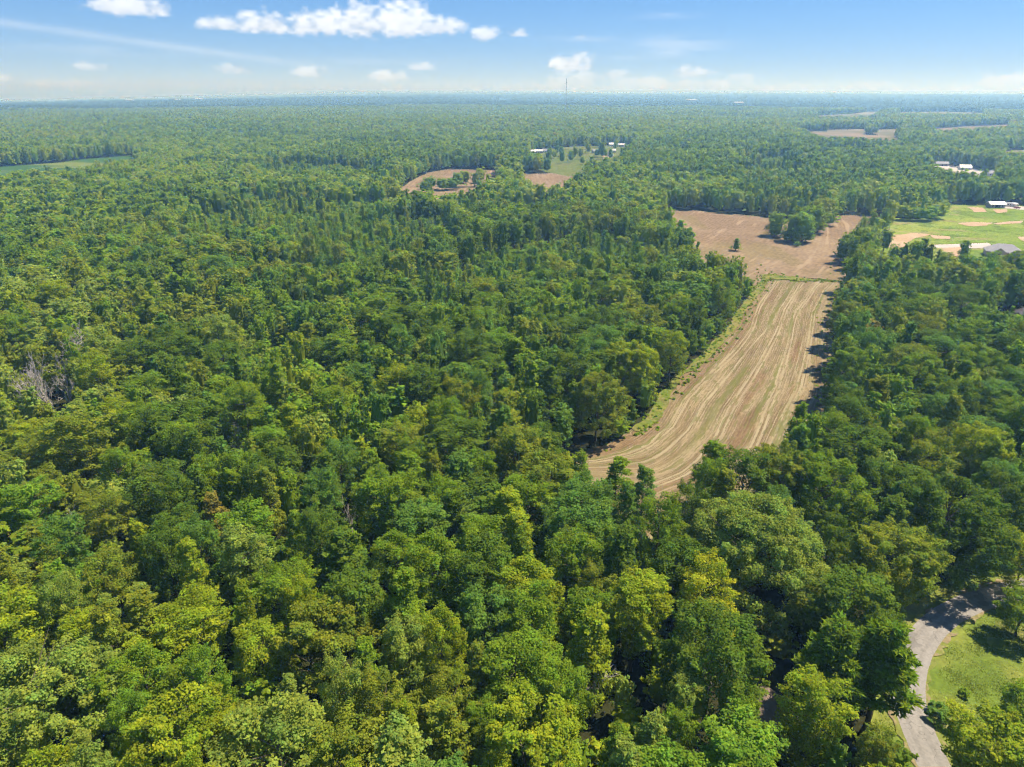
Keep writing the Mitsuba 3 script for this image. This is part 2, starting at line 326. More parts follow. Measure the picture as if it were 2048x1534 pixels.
for k, (g, m) in enumerate([(TAN1, 'tan_field'), (TAN2, 'tan_field'), (TAN3, 'green_field'), (TAN4, 'green_field'), (TAN5, 'green_field'), (TAN6, 'tan_field'), (TAN7, 'tan_field')]):
    sheet(f'field_{k + 4 if k < 5 else k + 5:03d}', g.buffer(3), 22, m, .6, rough_edge=4)
sheet('field_margin', STRIP, 1.2, 'margin_grass', .20, rough_edge=1.4, bump=.3, label='yellow green grass margin along the left bank of the field')
sheet('verge', VERGE.buffer(1), 1.2, 'verge_grass', .03, rough_edge=.6, bump=.15, label='mown grass with dry patches beside the lane')
sheet('ditch', DITCH.buffer(.5), 1.5, 'margin_grass', .16, rough_edge=1.2, bump=.5, label='overgrown grassy ditch across the field')


def ribbon(pts, half, seg=1.0):
    line = shapely.LineString(pts)
    xy = np.array([line.interpolate(s).coords[0] for s in np.arange(0, line.length, seg)])
    k = np.array([1, 4, 6, 4, 1]) / 16
    for _ in range(8):
        pad = np.pad(xy, ((2, 2), (0, 0)), 'edge')
        xy = sum(k[i] * pad[i:i + len(xy)] for i in range(5))
    t = np.gradient(xy, axis=0)
    t /= np.linalg.norm(t, axis=1, keepdims=True)
    return xy, np.stack([t[:, 1], -t[:, 0]], -1)


def strip(name, pts, offs, z, material, label, jitter=0.0, crown=0.0):
    xy, nrm = ribbon([at(*p) for p in pts], 0)
    rs = np.random.default_rng(8)
    v, uv = [], []
    for j, o in enumerate(offs):
        oo = o + (jitter * (npfbm(np.stack([xy[:, 0] / 1.5, xy[:, 1] / 1.5, xy[:, 0] * 0 + j], -1), 3, j) - .5) if j in (0, len(offs) - 1) else 0)
        oo = np.broadcast_to(oo, (len(xy),))
        p = xy + nrm * oo[:, None]
        v.append(np.column_stack([p, np.full(len(xy), z) + crown * (1 - (o / max(abs(offs[0]), abs(offs[-1]))) ** 2)]))
        uv.append(np.column_stack([oo, np.arange(len(xy))]))
    n, m = len(xy), len(offs)
    v, uv = np.concatenate(v), np.concatenate(uv)
    i, j = np.meshgrid(np.arange(n - 1), np.arange(m - 1), indexing='ij')
    q = np.stack([j * n + i, (j + 1) * n + i, (j + 1) * n + i + 1, j * n + i + 1], -1).reshape(-1, 4)
    scene[name] = mikit.ply((v, q), material, smooth=True, uv=uv)
    labels[name] = {'kind': 'structure', 'label': label}


strip('shoulder', ROAD, [-2.75, -2.05, 0, 2.05, 2.75], .20, 'dry_shoulder', 'dry sandy shoulder along both edges of the lane', jitter=2.4)
strip('road', ROAD, [-2.15, -1.05, 0, 1.05, 2.15], .215, 'asphalt', 'narrow grey asphalt lane curving through the trees', jitter=.18, crown=.05)
sheet('driveway', poly((1868, 490), (1975, 486), (1985, 492), (1975, 497), (1868, 496)), 3, 'gravel', .14, rough_edge=.3)
sheet('driveway_001', poly((1998, 413), (2020, 412), (2160, 418), (2160, 424), (2050, 420), (1998, 416)), 3, 'gravel', .14, rough_edge=.3)
for k, pg in enumerate([[(1772, 492), (1785, 470), (1830, 466), (1862, 470), (1830, 476), (1810, 492), (1790, 500)], [(1858, 470), (1905, 474), (1900, 479), (1870, 478)], [(1880, 498), (1925, 494), (1932, 520), (1890, 520)],
                        [(2010, 510), (2030, 505), (2160, 500), (2160, 555), (2050, 545), (2015, 530)], [(2030, 474), (2160, 470), (2160, 490), (2060, 490)], [(1915, 447), (1945, 444), (1985, 446), (1972, 452), (1935, 453)],
                        [(1985, 448), (2020, 443), (2048, 442), (2040, 446), (2000, 450)], [(1935, 414), (1965, 416), (1975, 424), (1950, 425)], [(1985, 419), (2012, 418), (2015, 425), (1995, 426)],
                        [(1275, 312), (1292, 310), (1292, 317), (1276, 318)], [(1325, 312), (1350, 310), (1350, 316), (1328, 318)], [(1205, 308), (1225, 308), (1222, 318), (1206, 318)], [(1855, 326), (1892, 329), (1890, 331), (1856, 329)]]):
    sheet(f'bare_soil_{k:03d}' if k else 'bare_soil', poly(*pg), 3.0, 'soil', .19 if k < 9 else .42, rough_edge=1.3)

# ------------------------------------------------------------------ foliage
TINTS = {'dark': (.158, .258, .030), 'mid': (.230, .355, .030), 'yellowish': (.318, .415, .030), 'olive': (.265, .338, .038), 'pale': (.300, .405, .070),
         'bright': (.235, .392, .038), 'yellow': (.42, .50, .035), 'rusty': (.32, .30, .06), 'bluish': (.175, .315, .050)}


def profile(kind, t):
    if kind == 'round':
        return np.sqrt(np.clip(1 - np.abs((t - .42) / .60) ** 2.3, 0.02, 1))
    if kind == 'dome':
        return np.sqrt(np.clip(1 - np.abs((t - .24) / .78) ** 2.2, .02, 1))
    if kind == 'tall':
        return np.minimum(1, np.sqrt(t / .16)) * np.clip(1 - t ** 1.5, .03, 1) ** .55
    if kind == 'cone':
        return np.minimum(1, np.sqrt(t / .10)) * (np.clip(1 - t ** 1.15, .02, 1) ** .75)
    if kind == 'fan':
        return (.30 + .70 * t ** .7) * np.sqrt(np.clip(1.03 - t ** 5, .03, 1))
    return np.minimum(1, np.sqrt(t / .2)) * np.clip(1.05 - t, .05, 1) ** .7      # pine


SHAPE = {'dome': (.10, 12.0), 'round': (.16, 4.6), 'tall': (.10, 3.2), 'cone': (.10, 3.6), 'fan': (.26, 4.4), 'pine': (.34, 3.6)}
H0 = 18.0


def foliage(kind, seed, nleaf, leaf, nclump, tri=False, core=0.0, big=0.0):
    """leaf faces of one crown (height 18 m): (vertices, faces, grain per vertex)"""
    rs = np.random.default_rng(seed)
    base, R = SHAPE[kind]
    R = big or R
    ht = H0 * (1 - base)
    t = rs.beta(1.25, 1.0, nclump) * .97 + .015
    if kind == 'round':
        t = rs.beta(1.5, 1.1, nclump) * .93 + .03
    pr = profile(kind, t)
    th = np.arange(nclump) * 2.39996 + rs.uniform(0, .9, nclump)
    lop = 1 + .22 * np.sin(th * 1 + rs.uniform(0, 6)) + .17 * np.sin(th * 2 + rs.uniform(0, 6))
    if kind == 'dome':
        lop = 1 + (lop - 1) * .35
    rc = (R if not big else 3.4 + .16 * R) * rs.uniform(.16, .31, nclump) * (1.0 if kind in ('round', 'fan', 'dome') else 1.08)
    if kind == 'pine':
        rc *= .75
    rad = np.maximum(0, R * pr * lop - rc * .55) * np.sqrt(rs.uniform(.42, 1, nclump))
    C = np.stack([rad * np.cos(th), rad * np.sin(th), H0 * base + ht * t - rc * .3], -1)
    w = rc ** 2
    k = rs.choice(nclump, nleaf, p=w / w.sum())
    d = rs.normal(size=(nleaf, 3))
    out = np.stack([np.cos(th), np.sin(th), .5 + 0 * th], -1)[k]
    d += out * .55
    d[:, 2] += .25
    d /= np.linalg.norm(d, axis=1, keepdims=True)
    axis = out * [1, 1, 1.0] + rs.normal(size=(nclump, 3))[k] * .35
    axis /= np.linalg.norm(axis, axis=1, keepdims=True)
    spray = (rs.uniform(size=nclump) < {'round': .5, 'pine': .3, 'dome': .15}.get(kind, .8))[k]
    along = (d * axis).sum(1)
    thin = np.where(spray, .80 - .30 * along, 1.0)[:, None]
    lens = np.where(spray, 1.75, 1.1)[:, None] * axis * along[:, None]
    flat = np.array([1.1, 1.1, .85]) if kind != 'pine' else np.array([1.25, 1.25, .55])
    d2 = lens + (d - axis * along[:, None]) * thin * flat
    shell = rs.uniform(.2, 1, nleaf) ** .5
    P = C[k] + d2 * (rc[k] * shell)[:, None]
    P += rs.normal(size=P.shape) * .10 * leaf
    n = d * .50 + rs.normal(size=d.shape) * .42 + [0, 0, .80]
    n /= np.linalg.norm(n, axis=1, keepdims=True)
    a = np.cross(n, rs.normal(size=n.shape))
    a /= np.linalg.norm(a, axis=1, keepdims=True)
    if kind == 'pine':
        a = d + .5 * rs.normal(size=d.shape)
        a /= np.linalg.norm(a, axis=1, keepdims=True)
        n = np.cross(a, rs.normal(size=n.shape))
        n /= np.linalg.norm(n, axis=1, keepdims=True)
    b = np.cross(n, a)
    s = leaf * rs.uniform(.5, 1.45, nleaf)[:, None]
    aspect = .38 if kind == 'pine' else .72
    la, lb = a * s * .5, b * s * .5 * aspect
    if kind == 'pine':
        la = la * 1.25
    tone = (rs.uniform(.72, 1.28, nclump) ** .8)[k] * rs.uniform(.70, 1.32, nleaf)
    if leaf > 1.2:
        tone = 1 + (tone - 1) * .6
    warm = rs.uniform(-1, 1, nleaf) * .10 + rs.uniform(-.09, .09, nclump)[k]
    if tri:
        V = np.stack([P + la * 1.2, P - la * .7 + lb * 1.25, P - la * .7 - lb * 1.25], 1).reshape(-1, 3)
        F = np.arange(nleaf * 3).reshape(-1, 3)
        rep = 3
    else:
        drop = n * s * .16
        V = np.stack([P + la, P + lb - drop, P - la, P - lb - drop], 1).reshape(-1, 3)
        i = np.arange(nleaf)[:, None] * 4
        F = np.vstack([i + [0, 1, 2], i + [0, 2, 3]])
        rep = 4
    G = np.repeat(np.stack([tone, warm], -1), rep, axis=0)
    if core:
        m = trimesh.creation.icosphere(1 if nleaf > 60 else 0)
        v = m.vertices.copy()
        tt = np.clip((v[:, 2] + 1) / 2, .02, .98)
        rrr = profile(kind, tt) * R * core
        hyp = np.hypot(v[:, 0], v[:, 1]) + 1e-9
        rrr = rrr * (hyp > .05)
        v = np.stack([v[:, 0] / hyp * rrr, v[:, 1] / hyp * rrr, H0 * base + ht * (.04 + .88 * tt)], -1)
        F = np.vstack([F, m.faces + len(V)])
        V = np.vstack([V, v])
        G = np.vstack([G, np.column_stack([rs.uniform(.75, 1.1, len(v)), rs.uniform(-.05, .05, len(v))])])
    return V, F, G


def tinted(G, tint, mixin=None, rs=None):
    c = np.array(TINTS[tint])[None] * G[:, :1]
    c = c * np.stack([1 + 1.6 * G[:, 1], 1 + .35 * G[:, 1], 1 - .8 * G[:, 1]], -1)
    return np.clip(c, .004, .6)


def tube(points, radii, sides=6):
    p = np.asarray(points, float)
    t = np.gradient(p, axis=0)
    t /= np.linalg.norm(t, axis=1, keepdims=True) + 1e-12
    a = np.cross(t, np.where(np.abs(t[:, 2:]) < .9, [0, 0, 1.], [1., 0, 0]))
    a /= np.linalg.norm(a, axis=1, keepdims=True) + 1e-12
    b, ang = np.cross(t, a), np.arange(sides) * 2 * np.pi / sides
    v = p[:, None] + np.asarray(radii, float)[:, None, None] * (np.cos(ang)[None, :, None] * a[:, None] + np.sin(ang)[None, :, None] * b[:, None])
    i, j = np.meshgrid(np.arange(len(p) - 1), np.arange(sides), indexing='ij')
    qd = np.stack([i * sides + j, i * sides + (j + 1) % sides, (i + 1) * sides + (j + 1) % sides, (i + 1) * sides + j], -1).reshape(-1, 4)
    return v.reshape(-1, 3), np.vstack([qd[:, [0, 1, 2]], qd[:, [0, 2, 3]]])


def join(parts):
    V, F, o = [], [], 0
    for v, f in parts:
        V.append(v); F.append(np.asarray(f) + o); o += len(v)
    return np.vstack(V), np.vstack(F)


def trunk(kind, seed, sides=6, limbs=9, big=0.0):
    rs = np.random.default_rng(seed + 500)
    base, R = SHAPE[kind]
    R = big or R
    top = H0 * (.80 if kind != 'fan' else .6)
    zz = np.linspace(-.3, top, 7)
    w = np.cumsum(rs.normal(0, .12, (7, 2)), 0)
    w[0] = 0
    path = np.column_stack([w, zz])
    parts = [tube(path, np.linspace(.26, .05, 7) * [1.25, 1, 1, 1, 1, 1, 1], sides)]
    for i in range(limbs):
        z0 = rs.uniform(base + .04, .72) * H0
        o = np.array([np.interp(z0, zz, path[:, 0]), np.interp(z0, zz, path[:, 1]), z0])
        th = i * 2.4 + rs.uniform(0, 1)
        ln = R * float(profile(kind, np.array([min(.95, (z0 / H0 - base) / (1 - base) + .12)]))[0]) * .8
        up = rs.uniform(.5, 1.0) if kind != 'pine' else .25
        e = o + np.array([np.cos(th) * ln, np.sin(th) * ln, ln * up])
        m = (o + e) / 2 + [0, 0, -.08 * ln]
        parts.append(tube([o, m, e], [.10, .07, .025], 4))
    return join(parts)


KINDS = {'round': 4, 'tall': 4, 'cone': 3, 'fan': 3, 'pine': 2}
TRUNKS, LEAVES = {}, {}


def group_key(lod, kind, i, tint):
    key = f'{lod}_{kind}_{i}_{tint}'
    if key in scene:
        return key
    pk = (lod, kind, i)
    if pk not in LEAVES:
        R = SHAPE[kind][1]
        seed = 17 * i + {'round': 100, 'tall': 200, 'cone': 300, 'fan': 400, 'pine': 500}[kind]
        if lod == 'near':
            n = int(12500 * (R / 4) ** 1.2)
            LEAVES[pk] = foliage(kind, seed, n, .30 if kind != 'pine' else .55, 120 if kind != 'pine' else 120)
        elif lod == 'mid':
            LEAVES[pk] = foliage(kind, seed, int(820 * (R / 4)), .87 if kind != 'pine' else 1.0, 70, core=.55)
        elif lod == 'bush':
            LEAVES[pk] = foliage(kind, seed, int(420 * (R / 4)), 1.05, 30, core=.6)
        elif lod == 'far':
            LEAVES[pk] = foliage(kind, seed, int(100 * (R / 4)), 1.88, 34, core=.72)
        else:
            LEAVES[pk] = foliage(kind, seed, 28, 2.9, 20, tri=True, core=.82)
        if lod in ('near', 'mid'):
            TRUNKS[pk] = mikit.ply(trunk(kind, seed, *((4, 5) if lod == 'mid' else (7, 12))), 'bark', smooth=True)
    V, F, G = LEAVES[pk]
    g = {'type': 'shapegroup', 'crown': mikit.ply((V, F), 'leaf', color=tinted(G, tint))}
    if pk in TRUNKS:
        g['trunk'] = TRUNKS[pk]
    scene[key] = g
    return key


def place(x, y, z, rz, sr, sh):
    c, s = math.cos(rz), math.sin(rz)
    return T4(np.array([[c * sr, -s * sr, 0, x], [s * sr, c * sr, 0, y], [0, 0, sh, z], [0, 0, 0, 1.0]]))


def instance(key, group, m):
    scene[key] = {'type': 'instance', 'to_world': m, 'shapegroup': {'type': 'ref', 'id': group}}


# stands of like trees: what grows where. name: (height, spread, crown radius), kinds, tints
STANDS = {
    'mixed': ((16.5, 1.9, 4.1), ['round', 'round', 'tall', 'round', 'fan', 'round', 'cone'], ['mid', 'mid', 'olive', 'yellowish', 'dark', 'pale', 'bright', 'bluish', 'olive', 'mid']),
    'dark': ((18, 1.5, 4.8), ['round', 'round', 'round', 'fan', 'cone'], ['dark', 'dark', 'mid', 'mid', 'olive', 'bluish', 'dark']),
    'light': ((15.5, 2.0, 3.7), ['tall', 'round', 'cone', 'round', 'fan'], ['yellowish', 'yellowish', 'mid', 'bright', 'olive', 'pale', 'mid']),
    'pale': ((11, 1.3, 2.7), ['tall', 'tall', 'round', 'cone'], ['pale', 'yellowish', 'pale', 'bright', 'yellowish', 'mid']),
    'sapling': ((6.5, 1.5, 2.1), ['tall', 'cone', 'round'], ['bright', 'bright', 'yellowish', 'mid', 'bright']),
    'poles': ((15, 2.2, 3.0), ['tall', 'round', 'cone'], ['mid', 'bluish', 'olive', 'dark', 'yellowish']),
    'dying': ((14, 3, 3.6), ['round', 'fan', 'tall', 'round'], ['olive', 'pale', 'yellowish', 'mid', 'pale', 'olive', 'olive']),
}
AREAS = [('pale', [(355, 600, 11), (480, 592, 11), (565, 660, 11), (690, 775, 11), (640, 835, 11), (560, 800, 11), (440, 745, 11), (370, 670, 11)]),
         ('sapling', [(800, 560, 7), (930, 512, 7), (1010, 480, 7), (1180, 455, 7), (1290, 480, 7), (1320, 520, 7), (1180, 560, 7), (1060, 560, 7), (960, 600, 7), (900, 690, 7), (830, 650, 7)]),
         ('sapling', [(490, 330, 7), (640, 325, 7), (800, 340, 7), (780, 366, 7), (640, 362, 7), (520, 356, 7)]),
         ('sapling', [(1480, 315, 7), (1600, 310, 7), (1620, 350, 7), (1560, 375, 7), (1490, 360, 7)]),
         ('dying', [(-100, 560, 14), (250, 560, 14), (300, 700, 14), (330, 830, 14), (200, 1080, 14), (-150, 1100, 14)]),
         ('light', [(560, 690, 15), (860, 780, 15), (900, 860, 15), (640, 900, 15), (480, 830, 15)]),
         ('dark', [(960, 600, 18), (1300, 560, 18), (1340, 660, 18), (1250, 800, 18), (1040, 760, 18), (960, 690, 18)]),
         ('dark', [(1330, 480, 18), (1540, 520, 18), (1500, 640, 18), (1300, 860, 18), (1180, 880, 18), (1250, 780, 18), (1380, 600, 18)]),
         ('dark', [(1640, 560, 18), (2300, 560, 18), (2400, 1150, 18), (1850, 1150, 18), (1400, 980, 18), (1650, 820, 18)]),
         ('light', [(0, 1100, 16), (700, 1130, 16), (1500, 1260, 16), (1750, 1400, 16), (1800, 1800, 16), (-200, 1800, 16)]),
         ('poles', [(1470, 330, 17), (1720, 340, 17), (1700, 390, 17), (1480, 385, 17)]),
         ('dark', [(150, 370, 18), (420, 340, 18), (480, 380, 18), (300, 400, 18)])]
AREAS = [(k, poly(*p)) for k, p in AREAS]
STAND_NAMES = list(STANDS)


def stands(x, y, seed):
    rs = np.random.default_rng(seed)
    n1 = npfbm(np.stack([x / 130, y / 130, x * 0 + .5], -1), 3, 31)
    n2 = npfbm(np.stack([x / 420, y / 420, x * 0 + 4.5], -1), 3, 77)
    out = np.full(len(x), STAND_NAMES.index('mixed'))
    out[n1 + .5 * n2 > .81] = STAND_NAMES.index('dark')
    out[n1 + .3 * n2 < .58] = STAND_NAMES.index('light')
    out[(n2 > .57) & (n1 < .47)] = STAND_NAMES.index('sapling')
    jx, jy = x + rs.normal(0, 5, len(x)), y + rs.normal(0, 5, len(y))
    for k, g in AREAS:
        out[shapely.contains_xy(g, jx, jy)] = STAND_NAMES.index(k)
    loose = rs.uniform(size=len(x)) < .15
    out[loose & (out != STAND_NAMES.index('sapling'))] = STAND_NAMES.index('mixed')
    out[(rs.uniform(size=len(x)) < .10) & (out == STAND_NAMES.index('sapling'))] = STAND_NAMES.index('poles')
    return out


def draw(rs, st):
    (h, sd, r), kinds, tints = STANDS[STAND_NAMES[st]]
    kind = kinds[rs.integers(len(kinds))]
    tint = tints[rs.integers(len(tints))]
    rare = rs.uniform()
    if rare < .0015:
        tint = 'rusty'
    hh = np.clip(h + rs.normal() * sd, 4.5, 24)
    rad = r * (hh / h) ** .6 * rs.uniform(.62, 1.42) * (.88 if kind in ('tall', 'cone') else 1.08)
    return kind, tint, hh, rad


# trees that can be told apart in the photograph: crown middle (pixel), height, crown radius, kind, tint, label
SPECIAL = [
    ((1500, 1115), 20, 12.0, 'dome', 'pale', 'huge round-domed green tree, widest crown in the picture, left of the lane bend'),
    ((1765, 1140), 19, 8.3, 'fan', 'olive', 'big spreading tree standing over the bend of the grey lane'),
    ((1890, 1035), 20, 8.5, 'round', 'dark', 'large dark round tree behind the spreading one at the lane bend'),
    ((1645, 985), 19, 7.5, 'round', 'mid', 'broad round tree just behind the huge domed tree'),
    ((1560, 965), 19, 6.0, 'fan', 'olive', 'olive feathery tree between the field tip and the huge domed tree'),
    ((1405, 1195), 18, 4.6, 'round', 'yellow', 'bright yellow autumn tree in front of the huge domed tree'),
    ((1762, 1335), 19, 5.4, 'pine', 'mid', 'tall pine leaning its boughs over the lane'),
    ((1665, 1325), 18, 5.0, 'pine', 'mid', 'second pine, left of the tall pine by the lane'),
    ((1620, 1440), 17, 4.4, 'fan', 'yellowish', 'light feathery tree by the shed roof near the bottom edge'),
    ((2045, 1120), 12, 4.6, 'round', 'yellowish', 'tree with a round crown at the right edge beyond the lane'),
    ((2052, 1218), 9, 3.4, 'round', 'mid', 'small tree on the grass at the right edge, inside the bend'),
    ((1978, 1500), 13, 5.0, 'fan', 'yellowish', 'yellow green spreading tree in the lower right corner'),
    ((2075, 1445), 12, 4.2, 'round', 'mid', 'tree cut off by the right edge, low in the picture'),
    ((50, 1425), 19, 9.0, 'round', 'pale', 'large pale round tree in the lower left corner'),
    ((370, 1480), 17, 6.2, 'round', 'yellowish', 'vivid yellow green round tree on the bottom edge, left of centre'),
    ((1060, 1510), 17, 6.0, 'round', 'yellowish', 'vivid yellow green tree cut by the bottom edge, at centre'),
    ((1160, 955), 15, 3.2, 'tall', 'mid', 'slim tall tree at the very tip of the pale field'),
    ((1235, 965), 15, 3.6, 'tall', 'mid', 'slim green tree at the near edge of the field, right of its tip'),
    ((1285, 985), 15, 3.2, 'tall', 'bluish', 'narrow blue green tree at the near edge of the pale field'),
    ((1425, 935), 16, 3.8, 'tall', 'mid', 'slim green tree at the corner where the field turns'),
    ((1595, 860), 17, 3.4, 'cone', 'mid', 'pointed tree at the right-hand corner of the pale field'),
    ((1380, 635), 18, 6.5, 'round', 'dark', 'large dark round tree on the left bank of the pale field'),
    ((1255, 735), 18, 8.0, 'fan', 'yellowish', 'very wide yellow green tree left of the pale field'),
    ((1440, 590), 18, 5.0, 'round', 'mid', 'round tree on the left bank near the ditch'),
    ((1345, 700), 17, 4.0, 'round', 'yellowish', 'yellow green tree on the left bank of the field'),
    ((1350, 640), 18, 4.5, 'round', 'mid', 'round green tree behind the left bank of the field'),
    ((1195, 800), 18, 6.0, 'round', 'olive', 'olive round tree in the wood left of the field'),
    ((490, 1130), 17, 4.6, 'fan', 'pale', 'pale feathery tree in the lower left wood'),
    ((430, 1045), 16, 3.6, 'cone', 'rusty', 'rusty brown topped tree in the lower left wood'),
    ((640, 1290), 17, 6.0, 'round', 'olive', 'wide olive round tree in the lower wood left of centre'),
    ((100, 985), 14, 3.8, 'fan', 'olive', 'olive spreading tree at the left edge, below the tawny one'),
    ((60, 890), 14, 5.5, 'fan', 'yellowish', 'tawny yellow tree at the left edge'),
    ((130, 880), 15, 4.5, 'round', 'yellowish', 'yellow green tree near the left edge beside the tawny one'),
    ((870, 960), 16, 3.0, 'cone', 'olive', 'olive pointed tree in the wood at centre'),
    ((1700, 640), 17, 6.5, 'round', 'olive', 'broad olive tree on the right bank of the field'),
    ((1775, 600), 17, 7.0, 'round', 'mid', 'broad round tree right of the field near the ditch'),
    ((1700, 745), 18, 6.0, 'round', 'mid', 'bushy round tree at the right edge of the pale field'),
    ((1830, 760), 19, 7.0, 'round', 'mid', 'large round tree in the right-hand wood'),
    ((1950, 740), 19, 7.0, 'round', 'mid', 'large round tree near the right edge of the picture'),
    ((1960, 920), 19, 6.0, 'fan', 'yellowish', 'yellow green spreading tree in the right-hand wood'),
    ((1145, 1130), 17, 4.4, 'round', 'mid', 'round tree left of the yellow tree, further back'),
    ((965, 1240), 16, 4.8, 'round', 'bluish', 'dark blue green round tree in the lower middle wood'),
    ((1180, 1300), 18, 4.6, 'cone', 'yellowish', 'tall light green pointed tree in the lower middle'),
    ((1270, 1230), 17, 5.2, 'fan', 'yellowish', 'yellow green fan-shaped tree left of the yellow tree'),
    ((285, 1100), 15, 3.0, 'cone', 'yellowish', 'yellow green pointed tree in the lower left wood'),
]
HOLD = []
near = []          # x, y, height, radius, kind, tint, label or None
for (px, py), h, r, kind, tint, lab in SPECIAL:
    x, y = at(px, py, h * (.62 if kind != 'dome' else .5))
    near.append([x, y, h, r, kind, tint, lab])
    HOLD.append((x * (1 - 4.5 / math.hypot(x, y)) , y * (1 - 4.5 / math.hypot(x, y)), r * .75))
    if kind == 'dome':
        for back in (10, 15, 19):
            HOLD.append((x * (1 - back / math.hypot(x, y)), y * (1 - back / math.hypot(x, y)), 7.5))
# trees on open land: foot (pixel), height, radius, kind, tint, label
SOLO = [((1549, 472), 14.5, 6.6, 'round', 'mid', 'lone round tree standing on the brown field'),
        ((1582, 482), 15, 5.5, 'round', 'mid', 'round tree at the left end of the field copse'), ((1604, 484), 17, 7.5, 'round', 'bright', 'front tree of the copse on the brown field'),
        ((1622, 470), 18, 7.5, 'round', 'mid', 'middle tree of the copse on the brown field'), ((1636, 458), 19, 7.0, 'round', 'olive', 'rear tree of the copse on the brown field'), ((1648, 448), 17, 6.0, 'round', 'olive', 'last tree of the copse, nearest the far wood'),
        ((1598, 468), 17, 6.0, 'round', 'mid', 'tree half hidden inside the copse on the field'),
        ((1769, 462), 19, 4.2, 'tall', 'yellowish', 'thin yellowing tree between brown field and meadow'), ((1778, 460), 18, 3.4, 'fan', 'yellow', 'thin yellow topped tree between brown field and meadow'), ((1763, 465), 15, 3.4, 'tall', 'mid', 'thin green tree at the corner of the brown field'),
        ((1471, 502), 7, 3.2, 'cone', 'mid', 'small round-topped tree rising above the near edge of the brown field'),
        ((1590, 487), 7, 4.6, 'round', 'mid', None), ((1611, 485), 7.5, 5.0, 'round', 'bright', None), ((1573, 483), 6, 4.0, 'round', 'mid', None), ((1634, 466), 9, 5.5, 'round', 'olive', None), ((1549, 474), 7, 5.6, 'round', 'mid', None), ((1660, 442), 16, 6.0, 'round', 'mid', None), ((1672, 438), 16, 6.0, 'round', 'dark', None), ((1655, 452), 9, 5, 'round', 'mid', None),
        ((1593, 494), 3.2, 1.9, 'round', 'bright', 'low bush in front of the field copse')]
for (px, py), h, r, kind, tint, lab in SOLO:
    x, y = at(px, py)
    near.append([x, y, h, r, kind, tint, lab])
# thicket beside the meadow and clumps in the far field, houses' shade trees
rs = np.random.default_rng(5)
for px, py in [(1800, 440), (1815, 441), (1830, 442), (1845, 442), (1860, 441), (1875, 437), (1884, 430), (1808, 434), (1838, 434), (1862, 433)]:
    x, y = at(px, py)
    near.append([x, y, rs.uniform(8, 11), rs.uniform(4.5, 6), 'round', ['bright', 'yellowish', 'mid'][rs.integers(3)], None])
for px, py in [(1690, 512), (1680, 526), (1695, 520), (1705, 500), (1720, 500), (1735, 495), (1710, 520), (1750, 500), (1765, 505), (1730, 515)]:
    x, y = at(px, py)
    near.append([x, y, rs.uniform(10.5, 13), rs.uniform(4, 5.5), 'round', ['dark', 'mid', 'dark'][rs.integers(3)], None])
for px, py, h in [(850, 384, 12), (862, 383, 13), (876, 383, 12), (890, 382, 11), (904, 381, 12), (926, 372, 14), (938, 371, 15), (950, 371, 15), (960, 370, 14), (932, 366, 12),
                  (1068, 322, 14), (1088, 326, 15), (1102, 325, 17), (1128, 328, 16), (1141, 322, 17), (1146, 326, 15), (1180, 330, 12), (1197, 320, 20), (1203, 316, 20), (1172, 331, 10), (1160, 318, 15), (1112, 318, 12), (1122, 314, 14), (1152, 312, 10), (1190, 314, 12), (1212, 316, 13), (1222, 322, 14), (1166, 308, 14), (1095, 315, 13), (1244, 308, 15), (1230, 300, 14), (1200, 296, 17), (1135, 300, 14), (1083, 300, 13), (1238, 322, 16), (1250, 325, 17),
                  (1264, 334, 18), (1236, 342, 14), (1264, 306, 20), (1272, 310, 20), (1154, 303, 16), (1120, 298, 18), (1110, 312, 14), (1171, 300, 16), (1232, 296, 14)]:
    x, y = at(px, py)
    infield = py > 350
    near.append([x + rs.normal(0, 2.5), y + rs.normal(0, 9 if infield else 3), h * rs.uniform(.8, 1.1), rs.uniform(4.8, 7.5) if infield else rs.uniform(3.2, 5.0), ['round', 'round', 'round', 'fan'][rs.integers(4)] if not infield else ['round', 'fan', 'round'][rs.integers(3)], ['mid', 'dark', 'olive', 'bluish', 'yellowish'][rs.integers(5)], None])
# trees before the house on the meadow (they hide its foot)
for px, py, z in [(1790, 500, 10), (1812, 495, 12), (1835, 492, 13), (1850, 490, 13), (1862, 500, 11), (1880, 510, 9), (1932, 492, 12), (1925, 520, 8), (1986, 512, 8), (2012, 520, 6), (1960, 530, 9), (1945, 525, 8), (2020, 530, 8), (1900, 520, 10)]:
    x, y = at(px, py, z)
    near.append([x, y, z + 3, rs.uniform(2.6, 4.2), ['round', 'tall'][rs.integers(2)], ['mid', 'dark', 'olive'][rs.integers(3)], None])
NFIX = len(near)


def in_wedge(x, y, side=30):
    return np.abs(x) <= .765 * (CP * y + SP * EYE_H) + side


